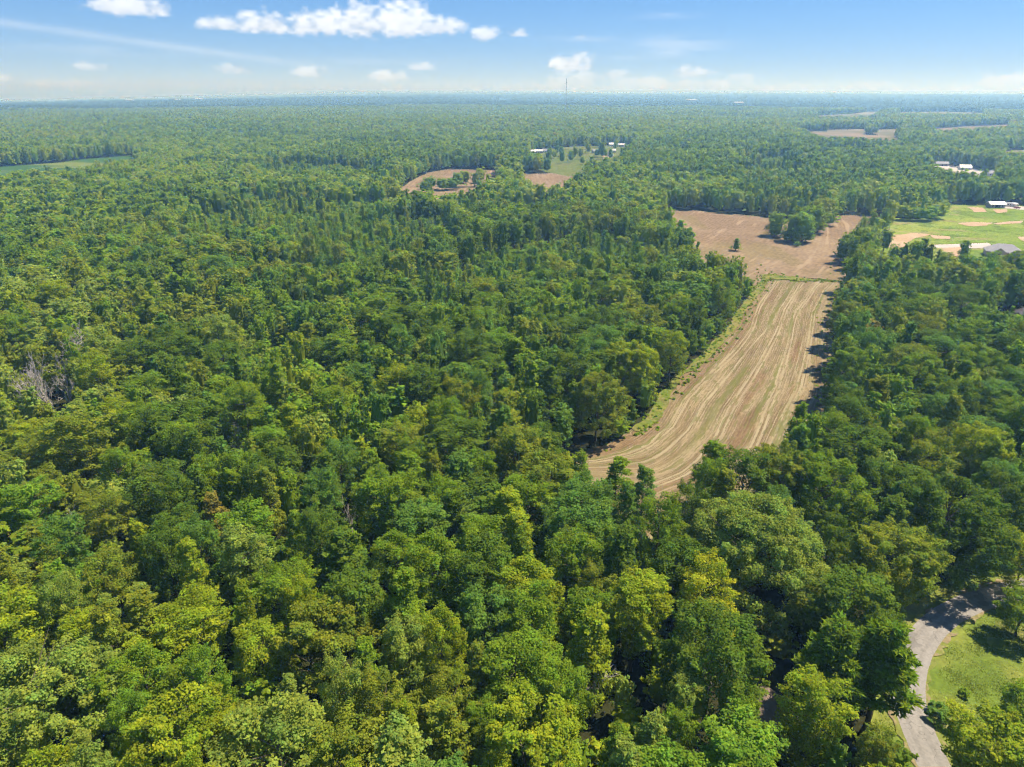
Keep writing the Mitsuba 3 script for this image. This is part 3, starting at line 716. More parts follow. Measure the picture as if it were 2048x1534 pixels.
# dead trees keep their place too
DEAD = [((170, 668), 14, 4.2, 'bare grey tree farthest right in the grey group at left'), ((75, 728), 14, 4.0, 'bare grey tree at the back of the grey group at left'), ((104, 782), 13, 3.6, 'bare grey tree at the front of the grey group at left'), ((40, 795), 12, 3.0, 'low bare grey tree at the left edge, below the grey group'),
        ((145, 690), 14, 5.0, 'bare grey tree with a wide fan of branches in the left wood'), ((88, 750), 15, 4.5, 'bare grey tree at the left, behind the white-limbed one'), ((60, 765), 14, 3.5, 'bare grey tree nearest the left edge'), ((130, 770), 13, 3.5, 'bare white-limbed tree in front of the grey group at left'),
        ((118, 728), 14, 4.0, 'bare grey tree in the middle of the grey group at left'), ((352, 1418), 15, 2.2, 'small bare snag rising behind the vivid tree on the bottom edge'), ((590, 935), 12, 1.6, 'forked bare tree in the wood left of centre'), ((985, 800), 14, 1.8, 'small bare grey top in the wood left of the field'),
        ((160, 1045), 12, 2.0, 'leaning bare snag low at the left'), ((470, 870), 14, 2.2, 'half-dead grey tree in the left wood'), ((1190, 1345), 12, 2.2, 'fallen bare branches in the dark gap at lower centre'), ((700, 1010), 13, 1.8, 'thin bare pole tree in the wood at centre left')]

RADIUS = 440.0
HX, HY = at(2044, 648)
HD = math.hypot(HX, HY)
rs = np.random.default_rng(42)
cand = rs.uniform([-420, 36], [440, RADIUS], (60000, 2))
cand = cand[in_wedge(cand[:, 0], cand[:, 1]) & (np.hypot(cand[:, 0], cand[:, 1]) < RADIUS)]
dist_open = shapely.distance(shapely.points(cand), OPEN)
cand_st = stands(cand[:, 0], cand[:, 1], 9)
grid, CELL = {}, 6.0


def fits(x, y, r, k=.63):
    gx, gy = int(x // CELL), int(y // CELL)
    for i in range(gx - 3, gx + 4):
        for j in range(gy - 3, gy + 4):
            for (a, b, c) in grid.get((i, j), ()):
                if (a - x) ** 2 + (b - y) ** 2 < (k * (r + c)) ** 2:
                    return False
    return True


def put(x, y, r):
    grid.setdefault((int(x // CELL), int(y // CELL)), []).append((x, y, r))


for t in near:
    put(t[0], t[1], t[3] * (1.3 if t[4] == 'dome' else 1))
for t in HOLD:
    put(*t)
for (px, py), h, r, lab in DEAD:
    x, y = at(px, py, h * .7)
    put(x, y, r * .7)
    for back in (5, 10):
        put(x * (1 - back / math.hypot(x, y)), y * (1 - back / math.hypot(x, y)), r * .8)
for k in range(len(cand)):
    x, y = cand[k]
    kind, tint, h, r = draw(rs, cand_st[k])
    along = (HX - x) * HX / HD + (HY - y) * HY / HD
    if 0 < along < 55 and abs(x * HY - y * HX) / HD < 9:          # low growth in front of the half-hidden house
        h, r = min(h, 3.5 + .24 * along), min(r, 3.2)
    if dist_open[k] < r * .62 + .4 or not fits(x, y, r):
        continue
    put(x, y, r)
    near.append([x, y, h, r, kind, tint, None])

# saplings and bushes that close the gaps
under = []
for k in range(len(cand)):
    x, y = cand[k] + [1.3, -.9]
    if dist_open[k] < 2.2 or math.hypot(x, y) > 330:
        continue
    r = rs.uniform(1.7, 3.0)
    if fits(x, y, r, .52):
        put(x, y, r * .8)
        kind, tint, h, _ = draw(rs, cand_st[k])
        under.append([x, y, rs.uniform(4, 10), r, 'round' if kind == 'fan' else kind, tint, None])
print('under', len(under))

# the largest in the picture are objects of their own, the rest of the wood is one mass
arr = np.array([[t[0], t[1], t[2], t[3]] for t in near])
PX, PY, DP = pixel(arr[:, 0], arr[:, 1], arr[:, 2] * .62)
PT = pixel(arr[:, 0], arr[:, 1], arr[:, 2])[1]
rad_px = FOC * arr[:, 3] / DP
seen = (PX > -rad_px * .6) & (PX < 2048 + rad_px * .6) & (PY > 150) & (PT < 1534 - 12)
size = np.where(seen, FOC * arr[:, 3] * np.sqrt(arr[:, 2]) / DP, 0)
size[[i for i, t in enumerate(near) if t[6]]] = 1e6
order = np.argsort(-size)
OWN = set(int(i) for i in order[:292] if size[i] > 0)

LOOKS = {'round': 'rounded', 'tall': 'tall slim', 'cone': 'pointed', 'fan': 'spreading', 'pine': 'pine'}
HUE = {'dark': 'dark green', 'mid': 'mid green', 'yellowish': 'yellow green', 'olive': 'olive green', 'pale': 'pale green', 'bright': 'bright green', 'yellow': 'yellow', 'rusty': 'rusty tinged', 'bluish': 'blue green'}
ORD = ['first', 'second', 'third', 'fourth', 'fifth', 'sixth', 'seventh', 'eighth', 'ninth', 'tenth', 'eleventh', 'twelfth', 'thirteenth', 'fourteenth']
buckets = {}
for i in sorted(OWN):
    if near[i][6] is None:
        band = ['beyond the field', 'beside the field, far back', 'in the upper middle', 'in the lower middle', 'near the bottom', 'along the bottom edge'][int(np.searchsorted([560, 800, 1000, 1180, 1370], PY[i]))]
        side = ['far left', 'left', 'centre', 'right', 'far right'][int(np.clip(PX[i] // 410, 0, 4))]
        buckets.setdefault((near[i][5], near[i][4], band, side), []).append(i)
auto = {}
for (tint, kind, band, side), ids in buckets.items():
    ids.sort(key=lambda i: PX[i])
    for n_, i in enumerate(ids):
        what = f'{HUE[tint]} {LOOKS[kind]} tree'
        auto[i] = f'{what} at {side} {band}' if len(ids) == 1 else f'{ORD[n_]} {what} from left, at {side} {band}'
count = {}


def own_key(base):
    count[base] = count.get(base, 0) + 1
    return base if count[base] == 1 else f'{base}_{count[base] - 1:03d}'


stuff_n = 0


def stuff(group, m):
    global stuff_n
    stuff_n += 1
    instance(f'forest__{stuff_n:06d}', group, m)


for i, (x, y, h, r, kind, tint, lab) in enumerate(near):
    dist = math.hypot(x, y)
    variant = int(rs.integers(KINDS.get(kind, 1)))
    R = SHAPE[kind][1]
    m = place(x, y, float(relief(x, y)) - .05, rs.uniform(0, 6.28), r / R, h / H0)
    lod = 'near' if i in OWN and dist < 300 or dist < 105 else 'mid'
    if dist > 480:
        lod = 'far' if i not in OWN else 'mid'
    g = None
    if r > 5.4 and lab and dist < 300:
        lod = f'grand{i}'
    else:
        g = group_key(lod, kind, variant, tint)
    if i in OWN:
        base = 'pine_tree' if kind == 'pine' else 'bush' if h < 4 else 'broadleaf_tree'
        key = own_key(base)
        if g:
            instance(key, g, m)
        else:
            m = place(x, y, float(relief(x, y)) - .05, rs.uniform(0, 6.28), 1.0, h / H0)
            V, F, G = foliage(kind, 900 + i, int(12500 * (r / 4) ** 1.7), .335 if kind != 'pine' else .6, int(75 * (r / 4) ** 1.7), big=r)
            scene[key + '__crown'] = {**mikit.ply((V, F), 'leaf', color=tinted(G, tint)), 'to_world': m}
            scene[key + '__trunk'] = {**mikit.ply(trunk(kind, i, 8, 14, r), 'bark', smooth=True), 'to_world': m}
        labels[key] = {'label': lab or auto[i], 'category': 'bush' if h < 4 else 'tree', **({'group': 'trees of the wood that can be told apart'} if h >= 4 else {})}
    else:
        stuff(g, m)

for x, y, h, r, kind, tint, _ in under:
    stuff(group_key('bush', kind, int(rs.integers(2)), tint), place(x, y, float(relief(x, y)) - .05, rs.uniform(0, 6.28), r / SHAPE[kind][1], h / H0))

# tall weeds and brush along the ditch and the margins of the field
n_w = 0
for line, width, num in [(STRIP.boundary, 1.4, 420), (DITCH.boundary, 1.6, 110), (shapely.LineString([at(1600, 561), at(1695, 565)]), 1.0, 60), (FIELD.boundary, 1.5, 250), (UPPER.boundary, 3, 220), (FAR_FIELD.boundary, 5, 90), (MEADOW.boundary, 4, 120)]:
    for _ in range(num):
        q_ = line.interpolate(rs.uniform(0, line.length))
        x, y = q_.x + rs.normal(0, width), q_.y + rs.normal(0, width)
        r = rs.uniform(.25, .65)
        n_w += 1
        instance(f'weeds__{n_w:04d}', group_key('far', 'round', int(rs.integers(3)), ['yellowish', 'mid', 'bright', 'olive'][rs.integers(4)]), place(x, y, float(relief(x, y)) - .25, rs.uniform(0, 6.28), r / 4.6, rs.uniform(.4, 1.1) / H0))
labels['weeds'] = {'label': 'tall weeds and brush fringing the fields and the ditch', 'category': 'weeds', 'kind': 'stuff'}

# farther out: clumps of trees, single trees along the edges of clearings


def cluster_key(lod, st, i):
    key = f'clump_{lod}_{STAND_NAMES[st]}_{i}'
    if key in scene:
        return key
    r2 = np.random.default_rng(1000 + 37 * st + i + (500 if lod == 'far' else 900))
    size_, n = (17.0, 7) if lod == 'far' else (34.0, 22)
    V, F, C, o, pts = [], [], [], 0, []
    tries = 0
    (h, sd, r), _, _ = STANDS[STAND_NAMES[st]]
    n = int(n * min(2.2, (3.9 / r) ** 1.3))
    while len(pts) < n and tries < 4000:
        tries += 1
        p = r2.uniform(-size_ / 2, size_ / 2, 2)
        kind, tint, hh, rad = draw(r2, st)
        if all((p[0] - q[0]) ** 2 + (p[1] - q[1]) ** 2 > (.72 * (rad + q[2])) ** 2 for q in pts):
            pts.append((*p, rad))
            j = int(r2.integers(KINDS[kind]))
            group_key(lod, kind, j, tint)
            v, f, g = LEAVES[(lod, kind, j)]
            a = r2.uniform(0, 6.28)
            ca, sa, R = math.cos(a), math.sin(a), SHAPE[kind][1]
            v = v * [rad / R, rad / R, hh / H0]
            v = np.stack([v[:, 0] * ca - v[:, 1] * sa + p[0], v[:, 0] * sa + v[:, 1] * ca + p[1], v[:, 2]], -1)
            V.append(v); F.append(f + o); C.append(tinted(g, tint)); o += len(v)
    scene[key] = {'type': 'shapegroup', 'crown': mikit.ply((np.vstack(V), np.vstack(F)), 'leaf', color=np.vstack(C))}
    return key


def fill(lod, r0, r1, cell, single_n, nvar):
    r2 = np.random.default_rng(int(r0))
    y = np.arange(0, r1, cell * .92)
    pts = []
    for k, yy in enumerate(y):
        w = .78 * (CP * yy + SP * EYE_H) + 40
        xs = np.arange(-w, w, cell) + (k % 2) * cell / 2
        pts.append(np.stack([xs, np.full_like(xs, yy)], -1))
    pts = np.vstack(pts)
    pts += r2.uniform(-.12, .12, pts.shape) * cell
    d = np.hypot(pts[:, 0], pts[:, 1])
    pts = pts[(d > r0) & (d < r1)]
    do = shapely.distance(shapely.points(pts), OPEN)
    edge_d = shapely.distance(shapely.points(pts), shapely.boundary(OPEN))
    st = stands(pts[:, 0], pts[:, 1], 13)
    z = relief(pts[:, 0], pts[:, 1])
    for k in range(len(pts)):
        if edge_d[k] > cell * .75:
            if do[k] > 0:
                stuff(cluster_key(lod, int(st[k]), int(r2.integers(nvar))), place(pts[k, 0], pts[k, 1], z[k] - .2, r2.integers(4) * math.pi / 2 + r2.uniform(-.3, .3), 1.06, r2.uniform(.92, 1.08)))
        else:
            n = single_n
            p = pts[k] + r2.uniform(-.5, .5, (n, 2)) * cell
            dd = shapely.distance(shapely.points(p), OPEN)
            kept = []
            for j in range(n):
                kind, tint, h, r = draw(r2, int(st[k]))
                if dd[j] > r * .6 and all((p[j, 0] - q[0]) ** 2 + (p[j, 1] - q[1]) ** 2 > (.72 * (r + q[2])) ** 2 for q in kept):
                    kept.append((*p[j], r))
                    stuff(group_key(lod, kind, int(r2.integers(KINDS[kind])), tint), place(p[j, 0], p[j, 1], float(relief(*p[j])) - .2, r2.uniform(0, 6.28), r / SHAPE[kind][1], h / H0))


fill('far', RADIUS, 1250, 16.0, 10, 4)
fill('haze', 1250, 3300, 33.0, 30, 3)
# beyond that the crowns run together: one uneven canopy
az = np.radians(np.linspace(-46, 46, 950))
rad = np.geomspace(3150, 24300, 420)
RR, AA = np.meshgrid(rad, az, indexing='ij')
x, y = RR * np.sin(AA), RR * np.cos(AA)
p = np.stack([x, y, x * 0], -1)
rsd = np.random.default_rng(77)
bump = rsd.uniform(-1, 1, x.shape) * np.clip(RR / 3000, 1, 1.6) * 2.6
far_open = shapely.contains_xy(OPEN.buffer(15), x.ravel(), y.ravel()).reshape(x.shape)
z = relief(x, y) + np.where(far_open, -3, 13 + 8 * (npfbm(p / 90., 3, 3) - .5) + 7 * (npfbm(p / 300., 2, 6) - .5) + bump)
x = x + rsd.uniform(-2, 2, x.shape)
idx = np.arange(x.size).reshape(x.shape)
q = np.stack([idx[:-1, :-1], idx[:-1, 1:], idx[1:, 1:], idx[1:, :-1]], -1).reshape(-1, 4)
scene['forest__000000'] = mikit.ply((np.stack([x, y, z], -1).reshape(-1, 3), q), 'far_canopy', smooth=False)
labels['forest'] = {'label': 'endless mixed broadleaf forest reaching to the hazy horizon', 'category': 'forest', 'kind': 'stuff'}

# ------------------------------------------------------------------ bare trees


def bare_tree(seed, h, r):
    rs = np.random.default_rng(seed)
    main, twigs = [], []

    def grow(o, d, ln, rad, depth):
        n = 4
        pts, dd = [o], d
        for _ in range(n):
            dd = dd + rs.normal(0, .16, 3) + [0, 0, .05]
            dd = dd / np.linalg.norm(dd)
            pts.append(pts[-1] + dd * ln / n)
        (main if depth < 2 else twigs).append(tube(pts, np.linspace(rad, rad * .5, n + 1), 5 if depth < 2 else 3))
        if depth < 4:
            for k in range(3 if depth else 7):
                t = rs.uniform(.45, 1)
                at_ = np.array([np.interp(t * n, range(n + 1), np.array(pts)[:, c]) for c in range(3)])
                side = rs.normal(size=3)
                side -= dd * (side @ dd)
                side /= np.linalg.norm(side)
                e = dd * .75 + side * rs.uniform(.5, .95) + [0, 0, .15]
                grow(at_, e / np.linalg.norm(e), ln * rs.uniform(.5, .72), max(.035, rad * .6), depth + 1)
    grow(np.array([0, 0, -.2]), np.array([0, 0, 1.]), h * .5, .30, 0)
    out = []
    for g in (main, twigs):
        v, f = join(g)
        out.append((v, f))
    allv = np.vstack([o[0] for o in out])
    s = [r / np.percentile(np.abs(allv[:, :2]), 97), 0, h / allv[:, 2].max()]
    return [(v * [s[0], s[0], s[2]], f) for v, f in out]


for k, ((px, py), h, r, lab) in enumerate(DEAD):
    x, y = at(px, py, h * .7)
    key = own_key('dead_tree')
    for part, (v, f) in zip(('trunk', 'branches'), bare_tree(60 + k, h, r)):
        scene[f'{key}__{part}'] = mikit.ply((v + [x, y, 0], f), 'dead_bark', smooth=True)
    labels[key] = {'label': lab, 'category': 'dead tree'}

# bushes on the mown grass
for px, py, h, r, tint, lab in [(1876, 1437, 2.6, 1.7, 'bluish', 'round dark bush beside the lane, near the bottom right'), (1929, 1391, 1.3, .8, 'mid', 'small bush alone on the mown grass inside the bend')]:
    x, y = at(px, py)
    key = own_key('bush')
    V, F, G = foliage('round', 77, 2600, .8, 40)
    scene[key + '__foliage'] = {**mikit.ply((V, F), 'leaf', color=tinted(G, tint)), 'to_world': place(x, y, -h * .12, 1.0, r / 4.6, h / H0)}
    scene[key + '__stem'] = {**mikit.ply(trunk('round', 3, 5, 5), 'bark', smooth=True), 'to_world': place(x, y, -h * .05, 1.0, r / 4.6, h / H0)}
    labels[key] = {'label': lab, 'category': 'bush'}

# grass blades on the verge
rs = np.random.default_rng(12)
for v_ in range(3):
    n = 200
    p = np.column_stack([rs.uniform(-1.3, 1.3, (n, 2)), np.zeros(n)])
    a = rs.uniform(0, 6.28, n)
    d = np.column_stack([np.cos(a), np.sin(a), a * 0]) * rs.uniform(.04, .10, n)[:, None]
    tip = np.column_stack([rs.normal(0, .10, (n, 2)), rs.uniform(.05, .20, n)])
    V = np.stack([p - d, p + d, p + tip], 1).reshape(-1, 3)
    col = np.array([(.24, .34, .05), (.31, .36, .08), (.20, .30, .045)])[rs.integers(3, size=n)] * rs.uniform(.7, 1.2, (n, 1))
    scene[f'tuft_{v_}'] = {'type': 'shapegroup', 'blades': mikit.ply((V, np.arange(3 * n).reshape(-1, 3)), 'leaf', color=np.repeat(col, 3, 0))}
road_line = shapely.LineString([at(*p) for p in ROAD])
g = rs.uniform([40, 40], [110, 125], (1700, 2))
g = g[shapely.contains_xy(VERGE, g[:, 0], g[:, 1]) & (shapely.distance(shapely.points(g), road_line) > 3.9)]
for k, (x, y) in enumerate(g):
    instance(f'grass__{k:04d}', f'tuft_{k % 3}', place(x, y, .05, rs.uniform(0, 6.28), 1, rs.uniform(.7, 1.3)))
labels['grass'] = {'label': 'short grass growing beside the lane', 'category': 'grass', 'kind': 'stuff'}

# ------------------------------------------------------------------ buildings


def box(x0, x1, y0, y1, z0, z1):
    b = trimesh.creation.box((x1 - x0, y1 - y0, z1 - z0))
    b.apply_translation([(x0 + x1) / 2, (y0 + y1) / 2, (z0 + z1) / 2])
    return np.array(b.vertices), np.array(b.faces)


def hull(pts):
    h = trimesh.convex.convex_hull(np.array(pts, float))
    return np.array(h.vertices), np.array(h.faces)


def pose(x, y, deg, z=None):
    return T4().translate([float(x), float(y), float(relief(x, y)) if z is None else z]).rotate([0, 0, 1], deg)


def part(key, name, mesh, material, m, label=None, **k):
    full = f'{key}__{name}'
    n = 0
    while full in scene:
        n += 1
        full = f'{key}__{name}_{n:03d}'
    scene[full] = {**mikit.ply(mesh, material, **k), 'to_world': m}
    return full


def gable(w, d, z, rise, over=.4, thick=.22):
    """a gabled roof as two slabs, ridge along x"""
    W, D = w / 2 + over, d / 2 + over
    zo = z - rise * over / (d / 2)
    out = []
    for s in (-1, 1):
        out.append(hull([[sx * W, s * D, zo + t] for sx in (-1, 1) for t in (0, thick)] + [[sx * W, 0, z + rise + t] for sx in (-1, 1) for t in (0, thick)]))
    return join(out)


def gable_walls(w, d, z, rise):
    return hull([[sx * w / 2, sy * d / 2, zz] for sx in (-1, 1) for sy in (-1, 1) for zz in (-.4, z)] + [[sx * w / 2, 0, z + rise - .05] for sx in (-1, 1)])


def small_house(px, py, deg, w, d, wall_h, rise, wall, roof, label, base='house', z=0.0, doors=1, windows=2, cat=None):
    x, y = at(px, py, z)
    key, m = own_key(base), pose(x, y, deg)
    part(key, 'wall', gable_walls(w, d, wall_h, rise), wall, m)
    part(key, 'roof', gable(w, d, wall_h, rise), roof, m)
    if doors:
        part(key, 'door', box(-.5, .5, -d / 2 - .05, -d / 2 + .02, 0, 2.05), 'dark_wood', m)
    for k in range(windows):
        cx = (-w * .3, w * .3, -w * .16, w * .16)[k]
        part(key, 'window', box(cx - .55, cx + .55, -d / 2 - .04, -d / 2 + .02, 1.0, 2.1), 'window_glass', m)
    labels[key] = {'label': label, 'category': cat or base.replace('_', ' ')}
    return key, m


# the new house on bare soil, with hipped roof and front gables
x, y = at(2004, 512)
key, m = own_key('house'), pose(x, y, -24)
part(key, 'wall', join([box(-8, 8, -4.5, 4.5, -.4, 2.9), gable_walls(6.2, 5.6, 2.9, 2.5)]) if False else box(-8, 8, -4.5, 4.5, -.4, 2.9), 'brick_wall', m)
E = .5
part(key, 'roof', hull([[sx * (8 + E), sy * (4.5 + E), 2.9] for sx in (-1, 1) for sy in (-1, 1)] + [[sx * (8 + E), sy * (4.5 + E), 2.7] for sx in (-1, 1) for sy in (-1, 1)] + [[-3.2, 0, 6.4], [3.2, 0, 6.4]]), 'shingle_grey', m)
for cx, w_, dep in ((-3.0, 6.4, 3.2), (4.2, 4.6, 2.0)):
    part(key, 'front_gable', hull([[cx + s * w_ / 2, yy, zz] for s in (-1, 1) for yy in (-4.5 - dep, -3.5) for zz in (-.4, 2.9)] + [[cx, yy, 2.9 + w_ * .36] for yy in (-4.5 - dep, -3.5)]), 'grey_wall', m)
    for s in (-1, 1):
        part(key, 'gable_roof', hull([[cx + s * (w_ / 2 + .4), yy, 2.62 + t] for yy in (-4.9 - dep, -1.0) for t in (0, .2)] + [[cx, yy, 2.92 + w_ * .36 + t] for yy in (-4.9 - dep, -1.0) for t in (0, .2)]), 'shingle_grey', m)
    part(key, 'window', box(cx - .8, cx + .8, -4.56 - dep, -4.48 - dep, .9, 2.3), 'window_glass', m)
part(key, 'door', box(.9, 1.9, -4.56, -4.48, 0, 2.1), 'dark_wood', m)
for cy in (-2.2, 1.6):
    part(key, 'window', box(7.98, 8.05, cy - .7, cy + .7, .9, 2.2), 'window_glass', m)
part(key, 'garage_door', box(7.98, 8.06, -.6, .6, 0, 2.2), 'white_paint', m)
labels[key] = {'label': 'new house with grey hipped shingle roof and pale brick walls on bare soil', 'category': 'house'}

small_house(2044, 648, 38, 17, 9, 3.0, 3.0, 'grey_wall', 'shingle_dark', 'house with dark gabled roof half hidden by trees at the right edge', windows=4)
# cabin with white metal roof and a recessed dark porch
x, y = at(1990, 415)
key, m = own_key('cabin'), pose(x, y, -6)
part(key, 'wall', box(-5.2, -1.7, -3, 3, -.4, 2.8), 'grey_wall', m)
part(key, 'wall', box(1.7, 5.2, -3, 3, -.4, 2.8), 'grey_wall', m)
part(key, 'porch', box(-1.69, 1.69, .4, 3, -.4, 2.8), 'dark_wood', m)
part(key, 'roof', gable(10.4, 6, 2.8, 1.5, .5), 'white_metal', m)
for s in (-1, 1):
    part(key, 'gable_end', hull([[s * 5.2, yy, 2.8] for yy in (-3, 3)] + [[s * 5.0, yy, 2.8] for yy in (-3, 3)] + [[s * 5.2, 0, 4.2], [s * 5.0, 0, 4.2]]), 'grey_wall', m)
    part(key, 'window', box(s * 3.4 - .5, s * 3.4 + .5, -3.05, -2.97, 1.0, 2.1), 'window_glass', m)
    part(key, 'post', box(s * 1.55 - .08, s * 1.55 + .08, -2.95, -2.79, 0, 2.8), 'dark_wood', m)
labels[key] = {'label': 'small grey cabin with white metal roof and dark porch beyond the meadow', 'category': 'cabin'}
x, y = at(2020, 413)
key, m = own_key('caravan'), pose(x, y, -4)
part(key, 'body', hull([[sx * 4.2, sy * 1.2, zz] for sx in (-1, 1) for sy in (-1, 1) for zz in (.5, 2.5)] + [[sx * 3.8, sy * 1.0, 2.9] for sx in (-1, 1) for sy in (-1, 1)]), 'white_metal', m)
part(key, 'awning', hull([[xx, yy, zz + t] for xx in (.5, 3.8) for yy, zz in ((-1.2, 2.6), (-3.4, 2.2)) for t in (0, .06)]), 'white_paint', m)
part(key, 'door', box(1.4, 2.1, -1.25, -1.18, .6, 2.4), 'grey_wall', m)
for cx in (-2.6, -.6):
    part(key, 'window', box(cx - .5, cx + .5, -1.25, -1.18, 1.3, 2.0), 'window_glass', m)


def wheel(cx, cy, r, w):
    c = trimesh.creation.cylinder(r, w, sections=16)
    c.apply_transform(trimesh.transformations.rotation_matrix(np.pi / 2, [1, 0, 0]))
    c.apply_translation([cx, cy, r])
    return np.array(c.vertices), np.array(c.faces)


for s in (-1, 1):
    part(key, 'wheel', wheel(-.2, s * 1.1, .35, .22), 'tyre_black', m, smooth=40)
labels[key] = {'label': 'white caravan with an awning parked right of the grey cabin', 'category': 'caravan'}


def car(px, py, deg, paint, label, z=0.0):
    x, y = at(px, py, z)
    key, m = own_key('car'), pose(x, y, deg)
    lower = [(-2.2, .35), (-2.25, .75), (-2.0, .95), (1.0, 1.0), (2.1, .82), (2.25, .6), (2.2, .32)]
    part(key, 'body', hull([[a, s * .9, b] for a, b in lower for s in (-1, 1)] + [[a * .97, s * .94, .65] for a in (-2.2, 2.2) for s in (-1, 1)]), paint, m, smooth=30)
    part(key, 'cabin', hull([[a, s * .84, .93] for a in (-1.85, 1.05) for s in (-1, 1)] + [[a, s * .68, 1.40] for a in (-1.35, .25) for s in (-1, 1)]), 'window_glass', m, smooth=30)
    part(key, 'roof', hull([[a, s * .66, b] for a in (-1.36, .24) for s in (-1, 1) for b in (1.39, 1.45)]), paint, m)
    for a in (-1.35, 1.4):
        for s in (-1, 1):
            part(key, 'wheel', wheel(a, s * .84, .33, .2), 'tyre_black', m, smooth=40)
    labels[key] = {'label': label, 'category': 'car'}


car(2034, 417, 10, 'car_red', 'dark red car on the gravel drive beside the caravan')
car(1834, 497, -20, 'car_silver', 'pale blue car glimpsed between trees below the meadow')
car(1850, 497, 15, 'car_white', 'white car glimpsed between trees, right of the pale blue car')
car(1300, 1462, 25, 'car_white', 'white car roof glimpsed through the crowns near the bottom edge', z=1.3)
car(1903, 334, 5, 'car_silver', 'silver car on the distant white gravel yard, left one')
car(1910, 335, 40, 'car_white', 'white car on the distant gravel yard, middle one')
car(1917, 336, -15, 'car_silver', 'silver car on the distant gravel yard, nearest the white house')
small_house(1929, 339, -12, 11, 7, 3, 2.2, 'white_paint', 'white_metal', 'white house on the distant gravel yard at right')
small_house(1882, 331, -12, 13, 8, 2.8, 2.0, 'grey_wall', 'shingle_grey', 'low grey house behind the trees, left end of the gravel yard')
small_house(1978, 351, 20, 9, 7, 2.8, 2.2, 'white_paint', 'shingle_grey', 'small grey roofed house beyond the gravel yard, on the lawn')
for px, py, deg, w, d, wall, roof, lab in [
        (1066, 308, 10, 7, 5, 'white_paint', 'white_metal', 'white shed at the left end of the distant lawns'),
        (1077, 307, 0, 11, 5, 'grey_wall', 'white_metal', 'pale blue grey house beside the white shed on the far lawns'),
        (1091, 306, -8, 9, 5, 'white_paint', 'shingle_grey', 'small white house behind the bare-stemmed trees on the far lawns'),
        (1086, 290, 5, 10, 6, 'white_paint', 'white_metal', 'white roofed house at the back left of the far lawns'),
        (1102, 289, -5, 14, 8, 'grey_wall', 'brown_roof', 'house with tan roof at the back of the far lawns'),
        (1147, 290, 0, 20, 6, 'grey_wall', 'white_metal', 'long low building with white roof at the back of the far lawns'),
        (1194, 307, 8, 13, 7, 'grey_wall', 'shingle_grey', 'grey house in front of the tall dark trees on the far lawns'),
        (1223, 293, 10, 9, 6, 'white_paint', 'white_metal', 'bright white house right of the tall dark trees, back row'),
        (1241, 294, -20, 12, 7, 'white_paint', 'white_metal', 'white roofed house near the right end of the far lawns'),
        (1256, 302, 30, 11, 8, 'white_paint', 'shingle_dark', 'white gabled house with dark roof at the right end of the lawns'),
        (1226, 306, 0, 7, 4, 'white_paint', 'white_metal', 'little white building in the middle of the right lawn'),
        (1365, 303, 10, 9, 6, 'white_paint', 'white_metal', 'white house among the trees right of the far lawns'),
        (188, 233, 5, 26, 14, 'white_paint', 'brown_roof', 'lone white house far off in the forest at left'),
        (4, 234, 0, 22, 14, 'white_paint', 'brown_roof', 'tan roofed building far off at the left edge'),
        (1995, 249, 5, 20, 12, 'white_paint', 'white_metal', 'white barn by the tan fields at the far right')]:
    small_house(px, py, deg, w, d, 3.0, 2.0 if w < 20 else 3.5, wall, roof, lab, windows=2, doors=1)
for k, (px, py, w) in enumerate([(1214, 309, 8), (1221, 313, 9)]):
    x, y = at(px, py)
    key, m = own_key('box_trailer'), pose(x, y, -35)
    part(key, 'body', box(-w / 2, w / 2, -1.25, 1.25, .6, 3.2), 'white_paint', m)
    part(key, 'door', box(-w / 2 - .06, -w / 2 + .01, -1.0, 1.0, .75, 3.0), 'grey_wall', m)
    for s in (-1, 1):
        part(key, 'wheel', wheel(-.4, s * 1.15, .4, .25), 'tyre_black', m, smooth=40)
    labels[key] = {'label': ['white box trailer on the brown track between the far lawns, rear one', 'white box trailer on the brown track between the far lawns, front one'][k], 'category': 'trailer'}

# weathered shed under the trees near the bottom edge
x, y = at(1527, 1418, 2.6)
key, m = own_key('shed'), pose(x, y, 62)
part(key, 'wall', gable_walls(6.0, 4.6, 2.3, 1.0), 'weathered_board', m)
for s in (-1, 1):
    for k in range(7):
        x0 = -3.3 + k * .95
        part(key, 'roof_panel', hull([[a, s * 2.65, 2.24 + t + .02 * (k % 2)] for a in (x0, x0 + .93) for t in (0, .05)] + [[a, 0, 3.42 + t + .02 * (k % 2)] for a in (x0, x0 + .93) for t in (0, .05)]), 'weathered_roof', m)
part(key, 'door', box(-.5, .5, -2.36, -2.28, 0, 1.9), 'dark_wood', m)
labels[key] = {'label': 'old shed with brown grey weathered roof sunk among the trees near the bottom', 'category': 'shed'}

# warning sign at the bend, marker post by the lane
x, y = at(1786, 1266)
key, m = own_key('road_sign'), pose(x, y, -38, 0.0)
part(key, 'post', box(-.045, .045, -.03, .03, -.3, 2.5), 'sign_yellow', m)
part(key, 'panel', hull([[a, -.05, 2.1 + b] for a, b in ((.56, 0), (-.56, 0), (0, .56), (0, -.56))] + [[a, -.032, 2.1 + b] for a, b in ((.56, 0), (-.56, 0), (0, .56), (0, -.56))]), 'sign_yellow', m)
arrow = join([box(-.06, .06, -.062, -.052, 1.78, 2.12), box(-.06, .22, -.062, -.052, 2.12, 2.24), hull([[.20, -.062, 2.02], [.20, -.062, 2.34], [.36, -.062, 2.18], [.20, -.052, 2.02], [.20, -.052, 2.34], [.36, -.052, 2.18]])])
part(key, 'arrow', arrow, 'sign_black', m)
labels[key] = {'label': 'yellow diamond warning sign with a black bend arrow beside the lane', 'category': 'road sign'}
x, y = at(1803, 1532)
key, m = own_key('marker_post'), pose(x, y, 20, 0.0)
